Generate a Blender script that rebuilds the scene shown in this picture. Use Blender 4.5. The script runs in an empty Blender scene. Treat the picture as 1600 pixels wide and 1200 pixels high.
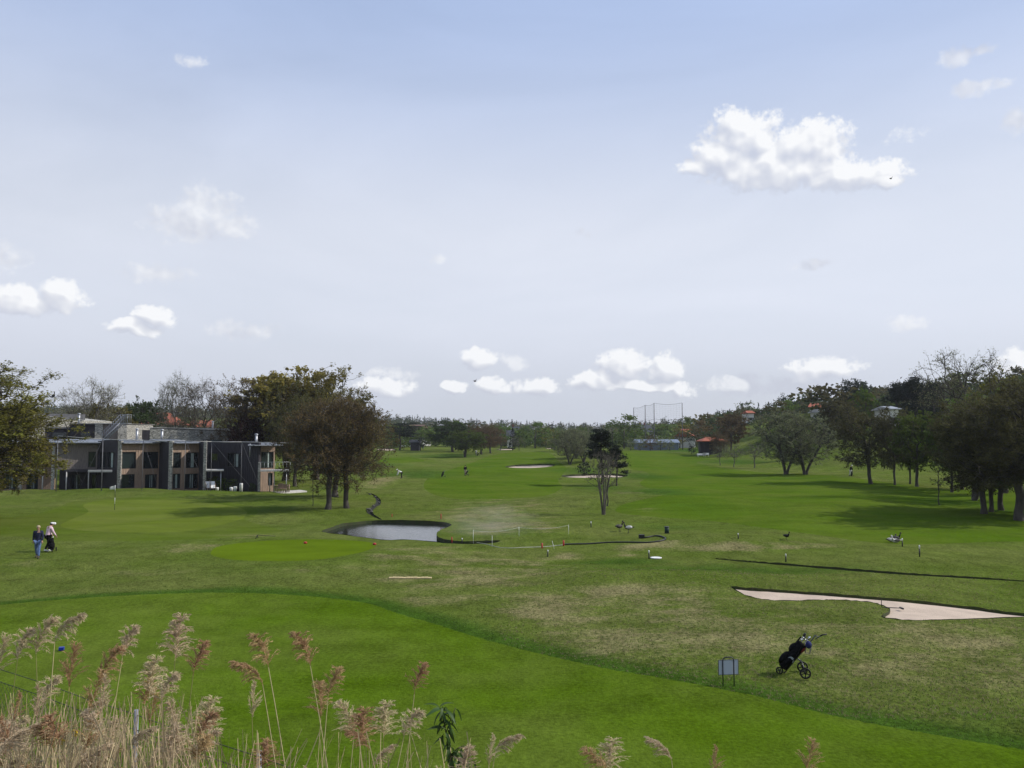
import bpy, bmesh, math, random
import numpy as np
from mathutils import Vector, Matrix, Euler
from mathutils.geometry import delaunay_2d_cdt
R = math.radians
random.seed(7)
rng = np.random.default_rng(7)
scene = bpy.context.scene
col = scene.collection

# ------------------------------------------------------------------ camera, sky, sun, exposure
F = 1300.0; PITCH = R(3.65); CAMZ = 6.5
cam = bpy.data.cameras.new('camera')
cam.sensor_width = 36; cam.lens = 36 * F / 1600; cam.clip_end = 9000; cam.clip_start = 0.1
camo = bpy.data.objects.new('camera', cam); col.objects.link(camo)
camo.location = (0, 0, CAMZ); camo.rotation_euler = (math.pi / 2 + PITCH, 0, 0)
scene.camera = camo
SUN_EL = R(40); SUN_AZ = R(86)          # azimuth clockwise from +Y (the view): the sun stands to the right
sun = bpy.data.lights.new('sun', 'SUN'); sun.energy = 4.3; sun.angle = R(0.5); sun.color = (1, .95, .87)
suno = bpy.data.objects.new('sun', sun); col.objects.link(suno)
sd = Vector((math.sin(SUN_AZ) * math.cos(SUN_EL), math.cos(SUN_AZ) * math.cos(SUN_EL), math.sin(SUN_EL)))
suno.rotation_euler = sd.to_track_quat('Z', 'Y').to_euler()
vs = scene.view_settings
vs.view_transform = 'Standard'; vs.look = 'None'; vs.exposure = 0; vs.gamma = 1; vs.use_curve_mapping = False
scene.cycles.max_bounces = 5; scene.cycles.diffuse_bounces = 2; scene.cycles.glossy_bounces = 2
scene.cycles.transmission_bounces = 3; scene.cycles.transparent_max_bounces = 8; scene.cycles.volume_bounces = 0

cP, sP = math.cos(PITCH), math.sin(PITCH)
def ray(px, py):
    cx = (px - 800) / F; cy = (600 - py) / F
    return Vector((cx, cP - cy * sP, sP + cy * cP))
def P(px, py, d):                        # the place at distance d (along +Y) that the photograph shows at px, py
    r = ray(px, py); k = d / r.y
    return Vector((r.x * k, d, CAMZ + r.z * k))
def azel(px, py):
    r = ray(px, py).normalized()
    return math.atan2(r.x, r.y), math.asin(r.z)

class NT:
    def __init__(s, nt): s.nt = nt; s.L = nt.links
    def n(s, t, ins=None, **kw):
        nd = s.nt.nodes.new(t)
        for k, v in kw.items(): setattr(nd, k, v)
        for k, v in (ins or {}).items():
            if hasattr(v, 'is_output') or isinstance(v, bpy.types.NodeSocket): s.L.new(v, nd.inputs[k])
            else: nd.inputs[k].default_value = v
        return nd
    def math(s, op, a, b=None, c=None, clamp=False):
        nd = s.nt.nodes.new('ShaderNodeMath'); nd.operation = op; nd.use_clamp = clamp
        for i, v in enumerate((a, b, c)):
            if v is None: continue
            if isinstance(v, bpy.types.NodeSocket): s.L.new(v, nd.inputs[i])
            else: nd.inputs[i].default_value = v
        return nd.outputs[0]
    def vm(s, op, a, b=None):
        nd = s.nt.nodes.new('ShaderNodeVectorMath'); nd.operation = op
        for i, v in enumerate((a, b)):
            if v is None: continue
            if isinstance(v, bpy.types.NodeSocket): s.L.new(v, nd.inputs[i])
            else: nd.inputs[i].default_value = v
        return nd.outputs['Value'] if op in ('LENGTH', 'DOT_PRODUCT') else nd.outputs[0]
    def ss(s, v, a, b):
        nd = s.n('ShaderNodeMapRange', {0: v, 1: a, 2: b, 3: 0.0, 4: 1.0}, interpolation_type='SMOOTHSTEP'); return nd.outputs[0]
    def mix(s, f, a, b, mode='MIX'):
        nd = s.nt.nodes.new('ShaderNodeMix'); nd.data_type = 'RGBA'; nd.blend_type = mode
        for i, v in ((0, f), (6, a), (7, b)):
            if isinstance(v, bpy.types.NodeSocket): s.L.new(v, nd.inputs[i])
            elif i and len(v) == 3: nd.inputs[i].default_value = (*v, 1)
            else: nd.inputs[i].default_value = v
        return nd.outputs[2]
    def noise(s, vec, scale, detail=4, rough=.55, dist=0):
        nd = s.n('ShaderNodeTexNoise', {'Scale': scale, 'Detail': detail, 'Roughness': rough, 'Distortion': dist})
        if vec is not None: s.L.new(vec, nd.inputs['Vector'])
        return nd

world = bpy.data.worlds.new('World'); scene.world = world; world.cycles.sampling_method = 'NONE'; world.use_nodes = True
wt = world.node_tree; wt.nodes.clear(); W = NT(wt)
# clouds: (px, py, half width, half height, strength) where the photograph shows each
CL = [(1163, 214, 66, 48, 1), (1262, 228, 74, 46, 1), (1130, 245, 56, 38, 1), (1215, 262, 125, 38, 1), (1335, 276, 88, 26, .95), (1098, 262, 44, 16, .62),
      (1382, 280, 36, 16, .8),
      (95, 462, 46, 27, 1), (35, 470, 56, 24, .9), (245, 494, 36, 19, .95), (212, 512, 48, 13, .85),
      (325, 322, 56, 34, .56), (285, 348, 66, 32, .56), (365, 350, 46, 28, .42), (240, 425, 75, 24, .38), (5, 400, 50, 34, .42),
      (975, 570, 44, 26, .95), (930, 594, 46, 18, .85), (1040, 572, 36, 24, .72), (1000, 603, 90, 12, .7), (750, 560, 32, 18, .85), (802, 568, 28, 14, .5),
      (600, 604, 56, 18, .6), (770, 603, 38, 16, .7), (712, 606, 20, 12, .7), (838, 605, 38, 17, .75), (1064, 612, 24, 15, .62),
      (1150, 598, 50, 20, .56), (1282, 578, 66, 24, .66), (1240, 600, 70, 18, .56), (1495, 86, 30, 20, .56), (1530, 80, 34, 12, .5), (1520, 138, 34, 14, .56), (1560, 132, 36, 9, .5), (1588, 188, 28, 24, .56),
      (1272, 410, 44, 12, .42), (1420, 503, 38, 13, .45), (1600, 572, 56, 24, .8), (295, 96, 38, 16, .36), (915, 362, 30, 14, .3), (683, 407, 20, 12, .3),
      (385, 516, 80, 18, .42), (1415, 210, 46, 22, .33), (610, 584, 60, 14, .4)]
g = bpy.data.node_groups.new('cloud_field', 'ShaderNodeTree')
g.interface.new_socket('Vector', in_out='INPUT', socket_type='NodeSocketVector')
g.interface.new_socket('Body', in_out='OUTPUT', socket_type='NodeSocketFloat'); g.interface.new_socket('Faint', in_out='OUTPUT', socket_type='NodeSocketFloat'); g.interface.new_socket('Density', in_out='OUTPUT', socket_type='NodeSocketFloat')
G_ = NT(g); gi = g.nodes.new('NodeGroupInput'); go = g.nodes.new('NodeGroupOutput')
wn = G_.noise(gi.outputs[0], 26, 2, .6).outputs['Color']
warp = G_.vm('MULTIPLY', G_.vm('SUBTRACT', wn, (.5, .5, .5)), (.030, .022, 0))
cc = G_.vm('MULTIPLY', G_.vm('ADD', gi.outputs[0], warp), (1, 1, 0))
mx = None; mw = None
for (px, py, rx, ry, w) in CL:
    a0, e0 = azel(px, py); a1, _ = azel(px + rx, py); _, e1 = azel(px, py - ry)
    ka, ke = 1 / max(abs(a1 - a0), .004), 1 / max(abs(e1 - e0), .003)
    d = G_.n('ShaderNodeVectorMath', {0: cc, 1: (ka, ke, 0), 2: (-a0 * ka, -e0 * ke, 0)}, operation='MULTIPLY_ADD').outputs[0]
    v = G_.math('MULTIPLY_ADD', G_.vm('DOT_PRODUCT', d, d), -.60, (.52 + .25 * w) if w > .57 else w * 1.25)
    if w > .57: mx = v if mx is None else G_.math('MAXIMUM', mx, v)
    else: mw = v if mw is None else G_.math('MAXIMUM', mw, v)
# scattered cumulus everywhere else
e_ = G_.n('ShaderNodeSeparateXYZ', {0: gi.outputs[0]})
outside = G_.ss(G_.math('ABSOLUTE', e_.outputs[0]), .72, .95)
gen = G_.noise(gi.outputs[0], 3.2, 3, .5).outputs[0]
gen = G_.math('ADD', G_.math('MULTIPLY_ADD', gen, 5.0, -4.75), G_.math('MULTIPLY', outside, 2.0))
mx = G_.math('MAXIMUM', mx, gen)
lo_ = G_.noise(gi.outputs[0], 36, 2, .5).outputs[0]
g.links.new(G_.math('ADD', mx, G_.math('MULTIPLY', lo_, .9)), go.inputs['Body'])
fb = G_.math('MULTIPLY_ADD', G_.noise(gi.outputs[0], 120, 5, .66).outputs[0], .72, G_.math('MULTIPLY', lo_, .5))
fb = G_.math('MULTIPLY_ADD', fb, 1.7, -1.12)
g.links.new(G_.math('ADD', mw, fb), go.inputs['Faint']); g.links.new(G_.math('ADD', mx, fb), go.inputs['Density'])

tc = W.n('ShaderNodeTexCoord').outputs['Generated']
nv = W.vm('NORMALIZE', tc); sx = W.n('ShaderNodeSeparateXYZ', {0: nv})
az = W.math('ARCTAN2', sx.outputs[0], sx.outputs[1]); el = W.math('ARCSINE', sx.outputs[2])
C = W.n('ShaderNodeCombineXYZ', {0: az, 1: el}).outputs[0]
def cl(v):
    nd = wt.nodes.new('ShaderNodeGroup'); nd.node_tree = g; wt.links.new(v, nd.inputs[0]); return nd.outputs
o0 = cl(C); d0 = o0['Density']; d1 = cl(W.vm('ADD', C, (.006, .010, 0)))['Body']
lit = W.math('MULTIPLY_ADD', W.math('SUBTRACT', o0['Body'], d1), 2.0, .60, clamp=True)
alpha = W.math('MAXIMUM', W.math('MULTIPLY', W.ss(d0, -.08, .40), W.math('MULTIPLY_ADD', lit, .42, .55)), W.math('MULTIPLY', W.ss(o0['Faint'], -.1, .6), .62))
lit = W.math('MULTIPLY_ADD', W.math('SUBTRACT', o0['Body'], d1), 2.0, .60, clamp=True)
ccol = W.mix(lit, (5.7, 5.95, 6.9), (9.7, 9.8, 10))
sky = W.n('ShaderNodeTexSky', sky_type='NISHITA', sun_disc=False, sun_elevation=SUN_EL, sun_rotation=SUN_AZ, air_density=1.0, dust_density=1.4, ozone_density=1.0)
# thin high veil, stronger near the horizon, streaked
vst = W.vm('MULTIPLY', C, (1.0, 3.4, 1))
vn = W.noise(vst, 1.7, 5, .55, .6).outputs[0]
elg = W.ss(el, -.02, .62)
veil_amt = W.math('ADD', W.math('MULTIPLY_ADD', elg, -.18, .99), W.math('MULTIPLY_ADD', vn, .50, -.25), clamp=True)
vcol = W.mix(W.ss(el, .22, .52), W.mix(W.ss(el, .0, .17), (6.15, 6.5, 7.35), (7.55, 8.0, 9.1)), (4.75, 5.95, 8.75))
vcol = W.n('ShaderNodeVectorMath', {0: vcol, 'Scale': W.math('MULTIPLY_ADD', W.math('SINE', az), .07, 1.0)}, operation='SCALE').outputs[0]
base = W.mix(veil_amt, sky.outputs[0], vcol)
final = W.mix(alpha, base, ccol)
bg = W.n('ShaderNodeBackground', {'Color': final, 'Strength': .1})
wo = wt.nodes.new('ShaderNodeOutputWorld'); wt.links.new(bg.outputs[0], wo.inputs[0])

# ------------------------------------------------------------------ helpers
def tag(o, label=None, cat=None, group=None, kind=None):
    if label: o['label'] = label
    if cat: o['category'] = cat
    if group: o['group'] = group
    if kind: o['kind'] = kind
    return o
def empty(name, loc=(0, 0, 0), rz=0, parent=None):
    o = bpy.data.objects.new(name, None); col.objects.link(o); o.location = loc; o.rotation_euler.z = rz
    o.empty_display_size = .2
    if parent: o.parent = parent
    return o
def link(name, me, parent=None, mat_=None):
    o = bpy.data.objects.new(name, me); col.objects.link(o)
    if parent is not None: o.parent = parent
    if mat_ is not None:
        if len(me.materials) == 0: me.materials.append(mat_)
        o.material_slots[0].link = 'OBJECT'; o.material_slots[0].material = mat_
    return o
def npmesh(name, v, f, smooth=False, mat_=None):
    """v (n,3), f (m,k) arrays with constant k"""
    me = bpy.data.meshes.new(name)
    v = np.asarray(v, dtype=np.float32); f = np.asarray(f, dtype=np.int32)
    me.vertices.add(len(v)); me.vertices.foreach_set('co', v.ravel())
    k = f.shape[1]; me.loops.add(f.size); me.loops.foreach_set('vertex_index', f.ravel())
    me.polygons.add(len(f)); me.polygons.foreach_set('loop_start', np.arange(0, f.size, k, dtype=np.int32))
    me.polygons.foreach_set('loop_total', np.full(len(f), k, dtype=np.int32))
    me.polygons.foreach_set('use_smooth', np.full(len(f), smooth))
    me.update(calc_edges=True)
    if mat_: me.materials.append(mat_)
    return me
def copy_tree(o, parent=None):
    c = o.copy(); col.objects.link(c); c.parent = parent
    for ch in [q for q in o.children]: copy_tree(ch, c)
    return c
class MB:
    def __init__(s): s.v = []; s.f = []; s.sm = []
    def add(s, vs_, fs_, smooth=False):
        b = len(s.v); s.v += [tuple(q) for q in vs_]; s.f += [tuple(b + i for i in q) for q in fs_]; s.sm += [smooth] * len(fs_); return s
    def box(s, a, b):
        x0, y0, z0 = a; x1, y1, z1 = b
        return s.add([(x0, y0, z0), (x1, y0, z0), (x1, y1, z0), (x0, y1, z0), (x0, y0, z1), (x1, y0, z1), (x1, y1, z1), (x0, y1, z1)],
                     [(3, 2, 1, 0), (4, 5, 6, 7), (0, 1, 5, 4), (1, 2, 6, 5), (2, 3, 7, 6), (3, 0, 4, 7)])
    def cbox(s, c, d): return s.box([c[i] - d[i] / 2 for i in range(3)], [c[i] + d[i] / 2 for i in range(3)])
    def obox(s, p0, p1, t0, t1, z0, z1):
        """box along the plan segment p0-p1, from offset t0 to t1 on its right side, z0..z1"""
        dx, dy = p1[0] - p0[0], p1[1] - p0[1]; L = math.hypot(dx, dy); nx, ny = dy / L, -dx / L
        q = [(p0[0] + nx * t0, p0[1] + ny * t0), (p1[0] + nx * t0, p1[1] + ny * t0), (p1[0] + nx * t1, p1[1] + ny * t1), (p0[0] + nx * t1, p0[1] + ny * t1)]
        return s.prism(q, z0, z1)
    def prism(s, pts, z0, z1):
        n = len(pts)
        if isinstance(z0, (int, float)): z0 = [z0] * n
        if isinstance(z1, (int, float)): z1 = [z1] * n
        A = sum(pts[i][0] * pts[(i + 1) % n][1] - pts[(i + 1) % n][0] * pts[i][1] for i in range(n))
        if A < 0: pts = pts[::-1]; z0 = z0[::-1]; z1 = z1[::-1]
        vs_ = [(p[0], p[1], z) for p, z in zip(pts, z0)] + [(p[0], p[1], z) for p, z in zip(pts, z1)]
        return s.add(vs_, [tuple(range(n))[::-1], tuple(range(n, 2 * n))] + [(i, (i + 1) % n, n + (i + 1) % n, n + i) for i in range(n)])
    def tube(s, pts, r, n=8, caps=True, smooth=True):
        pts = [Vector(p) for p in pts]; rs = r if isinstance(r, (list, tuple)) else [r] * len(pts)
        vs_ = []; up = Vector((0, 0, 1))
        for i, p in enumerate(pts):
            t = (pts[min(i + 1, len(pts) - 1)] - pts[max(i - 1, 0)]).normalized()
            if i == 0:
                a = t.cross(Vector((0, 0, 1)));
                if a.length < .05: a = t.cross(Vector((1, 0, 0)))
                a.normalize()
            else:
                a = (a - t * a.dot(t)); a.normalize()
            b = t.cross(a)
            for k in range(n):
                an = 2 * math.pi * k / n; vs_.append(p + (a * math.cos(an) + b * math.sin(an)) * rs[i])
        fs_ = [(i * n + k, i * n + (k + 1) % n, (i + 1) * n + (k + 1) % n, (i + 1) * n + k) for i in range(len(pts) - 1) for k in range(n)]
        s.add(vs_, fs_, smooth)
        if caps:
            b = len(s.v) - len(vs_); s.f += [tuple(b + k for k in range(n))[::-1], tuple(b + len(vs_) - n + k for k in range(n))]; s.sm += [False, False]
        return s
    def ell(s, c, r, nu=10, nv=7, rot=None):
        vs_ = []
        for j in range(nv + 1):
            th = math.pi * j / nv
            for i in range(nu):
                ph = 2 * math.pi * i / nu
                q = Vector((r[0] * math.sin(th) * math.cos(ph), r[1] * math.sin(th) * math.sin(ph), r[2] * math.cos(th)))
                if rot: q = rot @ q
                vs_.append(Vector(c) + q)
        return s.add(vs_, [(j * nu + i, (j + 1) * nu + i, (j + 1) * nu + (i + 1) % nu, j * nu + (i + 1) % nu) for j in range(nv) for i in range(nu)], True)
    def mesh(s, name, mat_=None):
        me = bpy.data.meshes.new(name); me.from_pydata(s.v, [], s.f)
        me.polygons.foreach_set('use_smooth', s.sm); me.update()
        if mat_: me.materials.append(mat_)
        return me
    def build(s, name, mat_, parent=None, loc=None):
        me = s.mesh(name, mat_); o = bpy.data.objects.new(name, me); col.objects.link(o)
        if parent is not None: o.parent = parent
        if loc is not None: o.location = loc
        return o
MATS = {}
def mat(name, c, rough=.8, c2=None, scale=3.0, detail=4, metal=0.0, bump=0.0, bscale=None, stretch=(1, 1, 1), spec=.3, coat=0, trans=0.0, objvar=0.0, attr=None, co='Object'):
    if name in MATS: return MATS[name]
    m = bpy.data.materials.new(name); m.use_nodes = True; nt = m.node_tree; N = NT(nt)
    b = nt.nodes['Principled BSDF']; b.inputs['Roughness'].default_value = rough; b.inputs['Metallic'].default_value = metal
    b.inputs['Specular IOR Level'].default_value = spec
    vec = N.vm('MULTIPLY', N.n('ShaderNodeTexCoord').outputs[co], stretch)
    c2 = c2 or tuple(q * .72 for q in c)
    nz = N.noise(vec, scale, detail).outputs[0]
    colr = N.mix(N.ss(nz, .3, .7), c, c2)
    if objvar:
        oi = N.n('ShaderNodeObjectInfo').outputs['Random']
        hs = N.n('ShaderNodeHueSaturation', {'Color': colr, 'Value': N.math('MULTIPLY_ADD', oi, objvar, 1 - objvar / 2), 'Hue': N.math('MULTIPLY_ADD', oi, .03, .485)})
        colr = hs.outputs[0]
    if attr:
        a = N.n('ShaderNodeAttribute', attribute_name=attr).outputs['Fac']
        colr = N.n('ShaderNodeHueSaturation', {'Color': colr, 'Value': N.math('MULTIPLY_ADD', a, .9, .55), 'Hue': N.math('MULTIPLY_ADD', a, .025, .4875)}).outputs[0]
    nt.links.new(colr, b.inputs['Base Color'])
    if bump:
        bn = N.noise(vec, bscale or scale * 6, 4).outputs[0]
        bp = N.n('ShaderNodeBump', {'Height': bn, 'Strength': min(bump, 1), 'Distance': .02 * max(1, bump)}); nt.links.new(bp.outputs[0], b.inputs['Normal'])
    if trans:
        t = N.n('ShaderNodeBsdfTranslucent', {'Color': colr}); ms = N.n('ShaderNodeMixShader', {0: trans, 1: b.outputs[0], 2: t.outputs[0]})
        nt.links.new(ms.outputs[0], nt.nodes['Material Output'].inputs[0])
    MATS[name] = m; return m

# ------------------------------------------------------------------ terrain
def sst(a, b, x): t = np.clip((x - a) / (b - a), 0, 1); return t * t * (3 - 2 * t)
def flatpt(px, py):
    r = ray(px, py); k = -CAMZ / r.z; return (r.x * k, r.y * k)
MOUNDS = [(flatpt(150, 768)[0], 95.0, 11, 4.5, .55), (flatpt(330, 768)[0], 94.5, 10, 4.0, .35), (-23, 88, 6, 5, .35),
          (flatpt(1050, 905)[0], 37.5, 5, 3.0, .50), (flatpt(1290, 960)[0], 30.5, 3.0, 1.0, .10), (flatpt(1500, 985)[0], 29, 4, 1.6, .15),
          (flatpt(1140, 848)[0], 51, 5, 2.4, .38), (flatpt(1000, 845)[0], 53, 7, 3, .22), (flatpt(880, 860)[0], 48, 4, 2, .12),
          (flatpt(1000, 790)[0], 84, 9, 6, .6), (-20, 118, 14, 8, .7), (-12, 150, 16, 10, .8), (22, 190, 22, 12, .9), (-30, 190, 20, 12, .7),
          (flatpt(740, 832)[0], 60, 3, 2, .15), (flatpt(1300, 790)[0], 82, 16, 8, .4), (70, 130, 30, 10, .5)]
HPX = np.array([-400, 0, 200, 400, 560, 700, 850, 1000, 1100, 1200, 1300, 1400, 1500, 1600, 1700, 2100])
HTOP = np.array([640, 640, 638, 642, 654, 659, 667, 666, 655, 638, 622, 600, 588, 578, 570, 555.])     # skyline of the wooded hills
HD1 = np.array([700, 700, 700, 700, 800, 800, 800, 700, 480, 380, 330, 300, 280, 270, 265, 260.])
HD0 = np.array([240, 240, 240, 300, 400, 450, 450, 400, 260, 195, 175, 160, 150, 145, 140, 140.])
def H(x, y):
    x = np.asarray(x, float); y = np.asarray(y, float)
    z = np.interp(y, [-60, 0, 2, 4.5, 8, 12, 14], [4.9, 4.9, 4.8, 3.3, 1.5, .15, 0])
    z = z + 2.8 * sst(110, 320, y)
    for mx_, my_, sx_, sy_, h_ in MOUNDS: z = z + h_ * np.exp(-((x - mx_) / sx_) ** 2 - ((y - my_) / sy_) ** 2)
    und = .10 * np.sin(x * .21 + y * .06 + 1) * np.sin(y * .17 - x * .05) + .07 * np.sin(x * .43 - y * .31) + .045 * np.sin(x * .9 + 2 * np.sin(y * .4)) * np.sin(y * .8)
    pk = sst(6.5, 11, np.hypot((x + 9.5) * .8, y - 57)); z = z * pk
    z = z + und * sst(14, 24, y) * pk
    yy = np.maximum(y, 1.0); px = np.clip(800 + F * x / yy, -400, 2100)
    dd = np.hypot(x, y) * np.sign(yy - 1.01)
    d1 = np.interp(px, HPX, HD1); d0 = np.interp(px, HPX, HD0); zt = CAMZ + (683 - np.interp(px, HPX, HTOP)) / F * d1 - 7.0
    z = z + np.maximum(zt - 2.8, 0) * sst(0, 1, (y - d0) / (d1 - d0)) * (y > 50)
    return z
for px_, d_, pe_ in ((1271, 215, 637), (1174, 300, 646), (1400, 165, 640), (1292, 200, 644), (1109, 330, 661)):    # house plots on the hillside
    x_ = (px_ - 800) / F * d_; MOUNDS.append((x_, d_ + 3, 15, 12, max(0., CAMZ - (pe_ - 683) / F * d_ - 3.0 - float(H(x_, d_)))))
_ys = np.geomspace(13.2, 1500, 6000)
def G(px, py):                           # the ground point the photograph shows at px, py
    r = ray(px, py); k = _ys / r.y
    d = CAMZ + r.z * k - H(r.x * k, _ys); i = np.argmax(d < 0)
    if d[i] >= 0: i = len(_ys) - 1
    if i == 0: i = 1
    t = d[i - 1] / (d[i - 1] - d[i]) if d[i] < 0 else 1
    y = _ys[i - 1] + (_ys[i] - _ys[i - 1]) * t
    return Vector((r.x / r.y * y, y, float(H(r.x / r.y * y, y))))
def spline(pts, n=6, closed=True):
    out = []; N_ = len(pts)
    for i in range(N_ if closed else N_ - 1):
        p = [pts[(i + j) % N_] if closed else pts[min(max(i + j, 0), N_ - 1)] for j in (-1, 0, 1, 2)]
        for k in range(n):
            t = k / n
            out.append(tuple(.5 * ((2 * p[1][a]) + (-p[0][a] + p[2][a]) * t + (2 * p[0][a] - 5 * p[1][a] + 4 * p[2][a] - p[3][a]) * t * t + (-p[0][a] + 3 * p[1][a] - 3 * p[2][a] + p[3][a]) * t ** 3) for a in (0, 1)))
    if not closed: out.append(tuple(pts[-1]))
    return out
def poly(pxs, n=5, jit=0):
    w = [tuple(G(a, b)[:2]) for a, b in spline(pxs, n)]
    if jit:
        w = [(a + random.uniform(-jit, jit), b + random.uniform(-jit, jit)) for a, b in w]
    return w
def strip(pxs, w, n=6, jit=.0):
    c = [tuple(G(a, b)[:2]) for a, b in spline(pxs, n, False)]; L_, R_ = [], []
    for i, p in enumerate(c):
        a = c[max(i - 1, 0)]; b = c[min(i + 1, len(c) - 1)]; dx, dy = b[0] - a[0], b[1] - a[1]; l = math.hypot(dx, dy) or 1
        ww = w * (.8 + .4 * random.random() * (1 if jit else .5)) * (0.15 + min(1, 2.5 * i / len(c), 2.5 * (len(c) - 1 - i) / len(c)) * .85)
        L_.append((p[0] - dy / l * ww / 2, p[1] + dx / l * ww / 2)); R_.append((p[0] + dy / l * ww / 2, p[1] - dx / l * ww / 2))
    return L_ + R_[::-1]
near_edge = [(-160, 958), (0, 945), (80, 938), (200, 930), (330, 926), (430, 928), (520, 935), (580, 944), (620, 958), (680, 975), (760, 1000), (860, 1025), (950, 1045), (1050, 1062), (1130, 1077), (1200, 1092), (1300, 1118), (1400, 1137), (1500, 1155), (1600, 1172), (1760, 1205)]
REG = {}
REG['pond'] = [poly([(503, 830), (522, 823), (537, 818), (560, 815.5), (590, 813.5), (640, 813), (685, 815), (704, 819), (701, 823), (688, 828), (683, 834), (686, 840), (700, 844), (725, 846), (760, 845), (782, 845.5), (770, 848.5), (740, 850), (700, 849), (680, 847), (640, 843.5), (600, 844), (570, 840), (540, 836), (515, 833)], 4, .04)]
REG['ditch'] = [strip([(1118, 873), (1160, 877), (1200, 880), (1300, 888), (1400, 896), (1500, 902), (1600, 908), (1760, 918)], .5, 10, .3),
                strip([(596, 812.2), (588, 808), (580, 803), (577, 798), (584, 792), (591, 786), (590, 779), (583, 773), (572, 770)], .55, 6, .4)]
REG['bunker'] = [poly([(1142, 917), (1165, 919), (1200, 921), (1260, 925), (1300, 928), (1350, 932), (1400, 936), (1450, 941), (1520, 949), (1570, 956), (1640, 963), (1600, 964), (1540, 967), (1470, 969), (1420, 969), (1385, 966), (1378, 963), (1388, 957), (1390, 951), (1378, 946), (1360, 941), (1330, 938.5), (1300, 937.5), (1280, 937.5), (1240, 938.5), (1200, 937.5), (1165, 930)], 4, .03),
                 poly([(790, 730), (800, 727), (830, 725.5), (858, 725), (868, 727), (852, 730), (820, 731.5)], 4),
                 poly([(877, 744), (890, 741.5), (930, 740.5), (965, 741), (981, 743.5), (960, 746), (900, 746.5)], 4),
                 poly([(775, 702), (786, 700.6), (804, 700.8), (800, 702.8), (782, 703)], 3), poly([(588, 702.5), (600, 700), (614, 700.5), (618, 703), (602, 704)], 3),
                 poly([(852, 701), (856, 699.2), (864, 699.5), (866, 701.5)], 3)]
REG['putting_green'] = [poly([(138, 800), (130, 790), (150, 783), (200, 781), (260, 781), (320, 785), (368, 792), (385, 799), (383, 806), (372, 813), (300, 829), (220, 832), (130, 829), (95, 822), (110, 812)], 5)]
REG['tee_ground'] = [poly([(330, 862), (345, 853), (400, 846), (460, 843), (520, 843), (570, 846), (587, 851), (580, 858), (550, 866), (500, 874), (440, 877), (370, 875), (335, 869)], 5)]
REG['near_fairway'] = [poly([*near_edge, (1760, 1222), (800, 1228), (-160, 1226)], 16, .035)]
REG['fairway'] = [poly([(975, 704), (1060, 708), (1110, 716), (1090, 724), (1190, 738), (1320, 745), (1480, 765), (1750, 775), (1750, 856), (1600, 846), (1400, 850), (1250, 832), (1120, 815), (1030, 808), (972, 802), (962, 795), (985, 785), (1030, 775), (1048, 770), (1040, 765), (1010, 762), (1000, 754), (1014, 745), (1010, 738), (985, 732), (978, 715)], 5),
                  poly([(790, 708), (840, 706), (862, 710), (872, 720), (885, 732), (880, 740), (872, 752), (878, 762), (850, 775), (780, 779), (700, 778), (665, 765), (668, 748), (700, 735), (740, 722), (765, 712)], 5),
                  poly([(592, 717), (640, 714), (662, 721), (600, 724)], 5)]
REG['fringe'] = [poly([(-40, 812), (40, 806), (90, 794), (112, 784), (180, 778), (270, 778), (350, 784), (400, 795), (398, 806), (388, 814), (430, 826), (440, 831), (380, 837), (300, 843), (200, 845), (100, 845), (20, 838), (-40, 835)], 5)]
ORDER = ['pond', 'ditch', 'bunker', 'putting_green', 'tee_ground', 'near_fairway', 'fairway', 'fringe']
pts2 = []; edges2 = []
for k in ORDER:
    for pl in REG[k]:
        b = len(pts2); pts2 += pl; edges2 += [(b + i, b + (i + 1) % len(pl)) for i in range(len(pl))]
ang = np.concatenate([np.linspace(-math.pi, -.78, 16)[:-1], np.linspace(-.78, .78, 250), np.linspace(.78, math.pi, 16)[1:-1]])
rad = np.concatenate([[2, 4, 5.5, 7, 8.5, 10, 11.5, 13], np.geomspace(14, 900, 270), [1100, 1500, 2200, 3200, 4500]])
for r_ in rad:
    off = random.random() * .003
    for a_ in ang: pts2.append((r_ * math.sin(a_ + off), r_ * math.cos(a_ + off)))
res = delaunay_2d_cdt([Vector(p) for p in pts2], edges2, [], 0, 1e-4)
V2 = np.array([(v.x, v.y) for v in res[0]]); T = [list(f) for f in res[2]]; T = np.array([f for f in T if len(f) == 3])
Z2 = H(V2[:, 0], V2[:, 1]); cen = V2[T].mean(axis=1)
def inside(pl, p):
    pl = np.array(pl); c = np.zeros(len(p), bool); bb0, bb1 = pl.min(0), pl.max(0)
    idx = np.where(((p >= bb0) & (p <= bb1)).all(1))[0]
    q = p[idx]; r = np.zeros(len(q), bool); j = len(pl) - 1
    for i in range(len(pl)):
        xi, yi = pl[i]; xj, yj = pl[j]
        if yi != yj: r ^= ((yi > q[:, 1]) != (yj > q[:, 1])) & (q[:, 0] < (xj - xi) * (q[:, 1] - yi) / (yj - yi) + xi)
        j = i
    c[idx] = r; return c
lab = np.full(len(T), -1)
for k in reversed(range(len(ORDER))):
    for pl in REG[ORDER[k]]: lab[inside(pl, cen)] = k
def dist_poly(pl, p, closed=True):
    pl = np.array(pl); d = np.full(len(p), 1e9)
    a = pl if closed else pl[:-1]; b = np.roll(pl, -1, 0) if closed else pl[1:]
    for p0, p1 in zip(a, b):
        e = p1 - p0; t = np.clip(((p - p0) @ e) / max(e @ e, 1e-9), 0, 1); d = np.minimum(d, np.hypot(*(p - p0 - t[:, None] * e).T))
    return d
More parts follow.
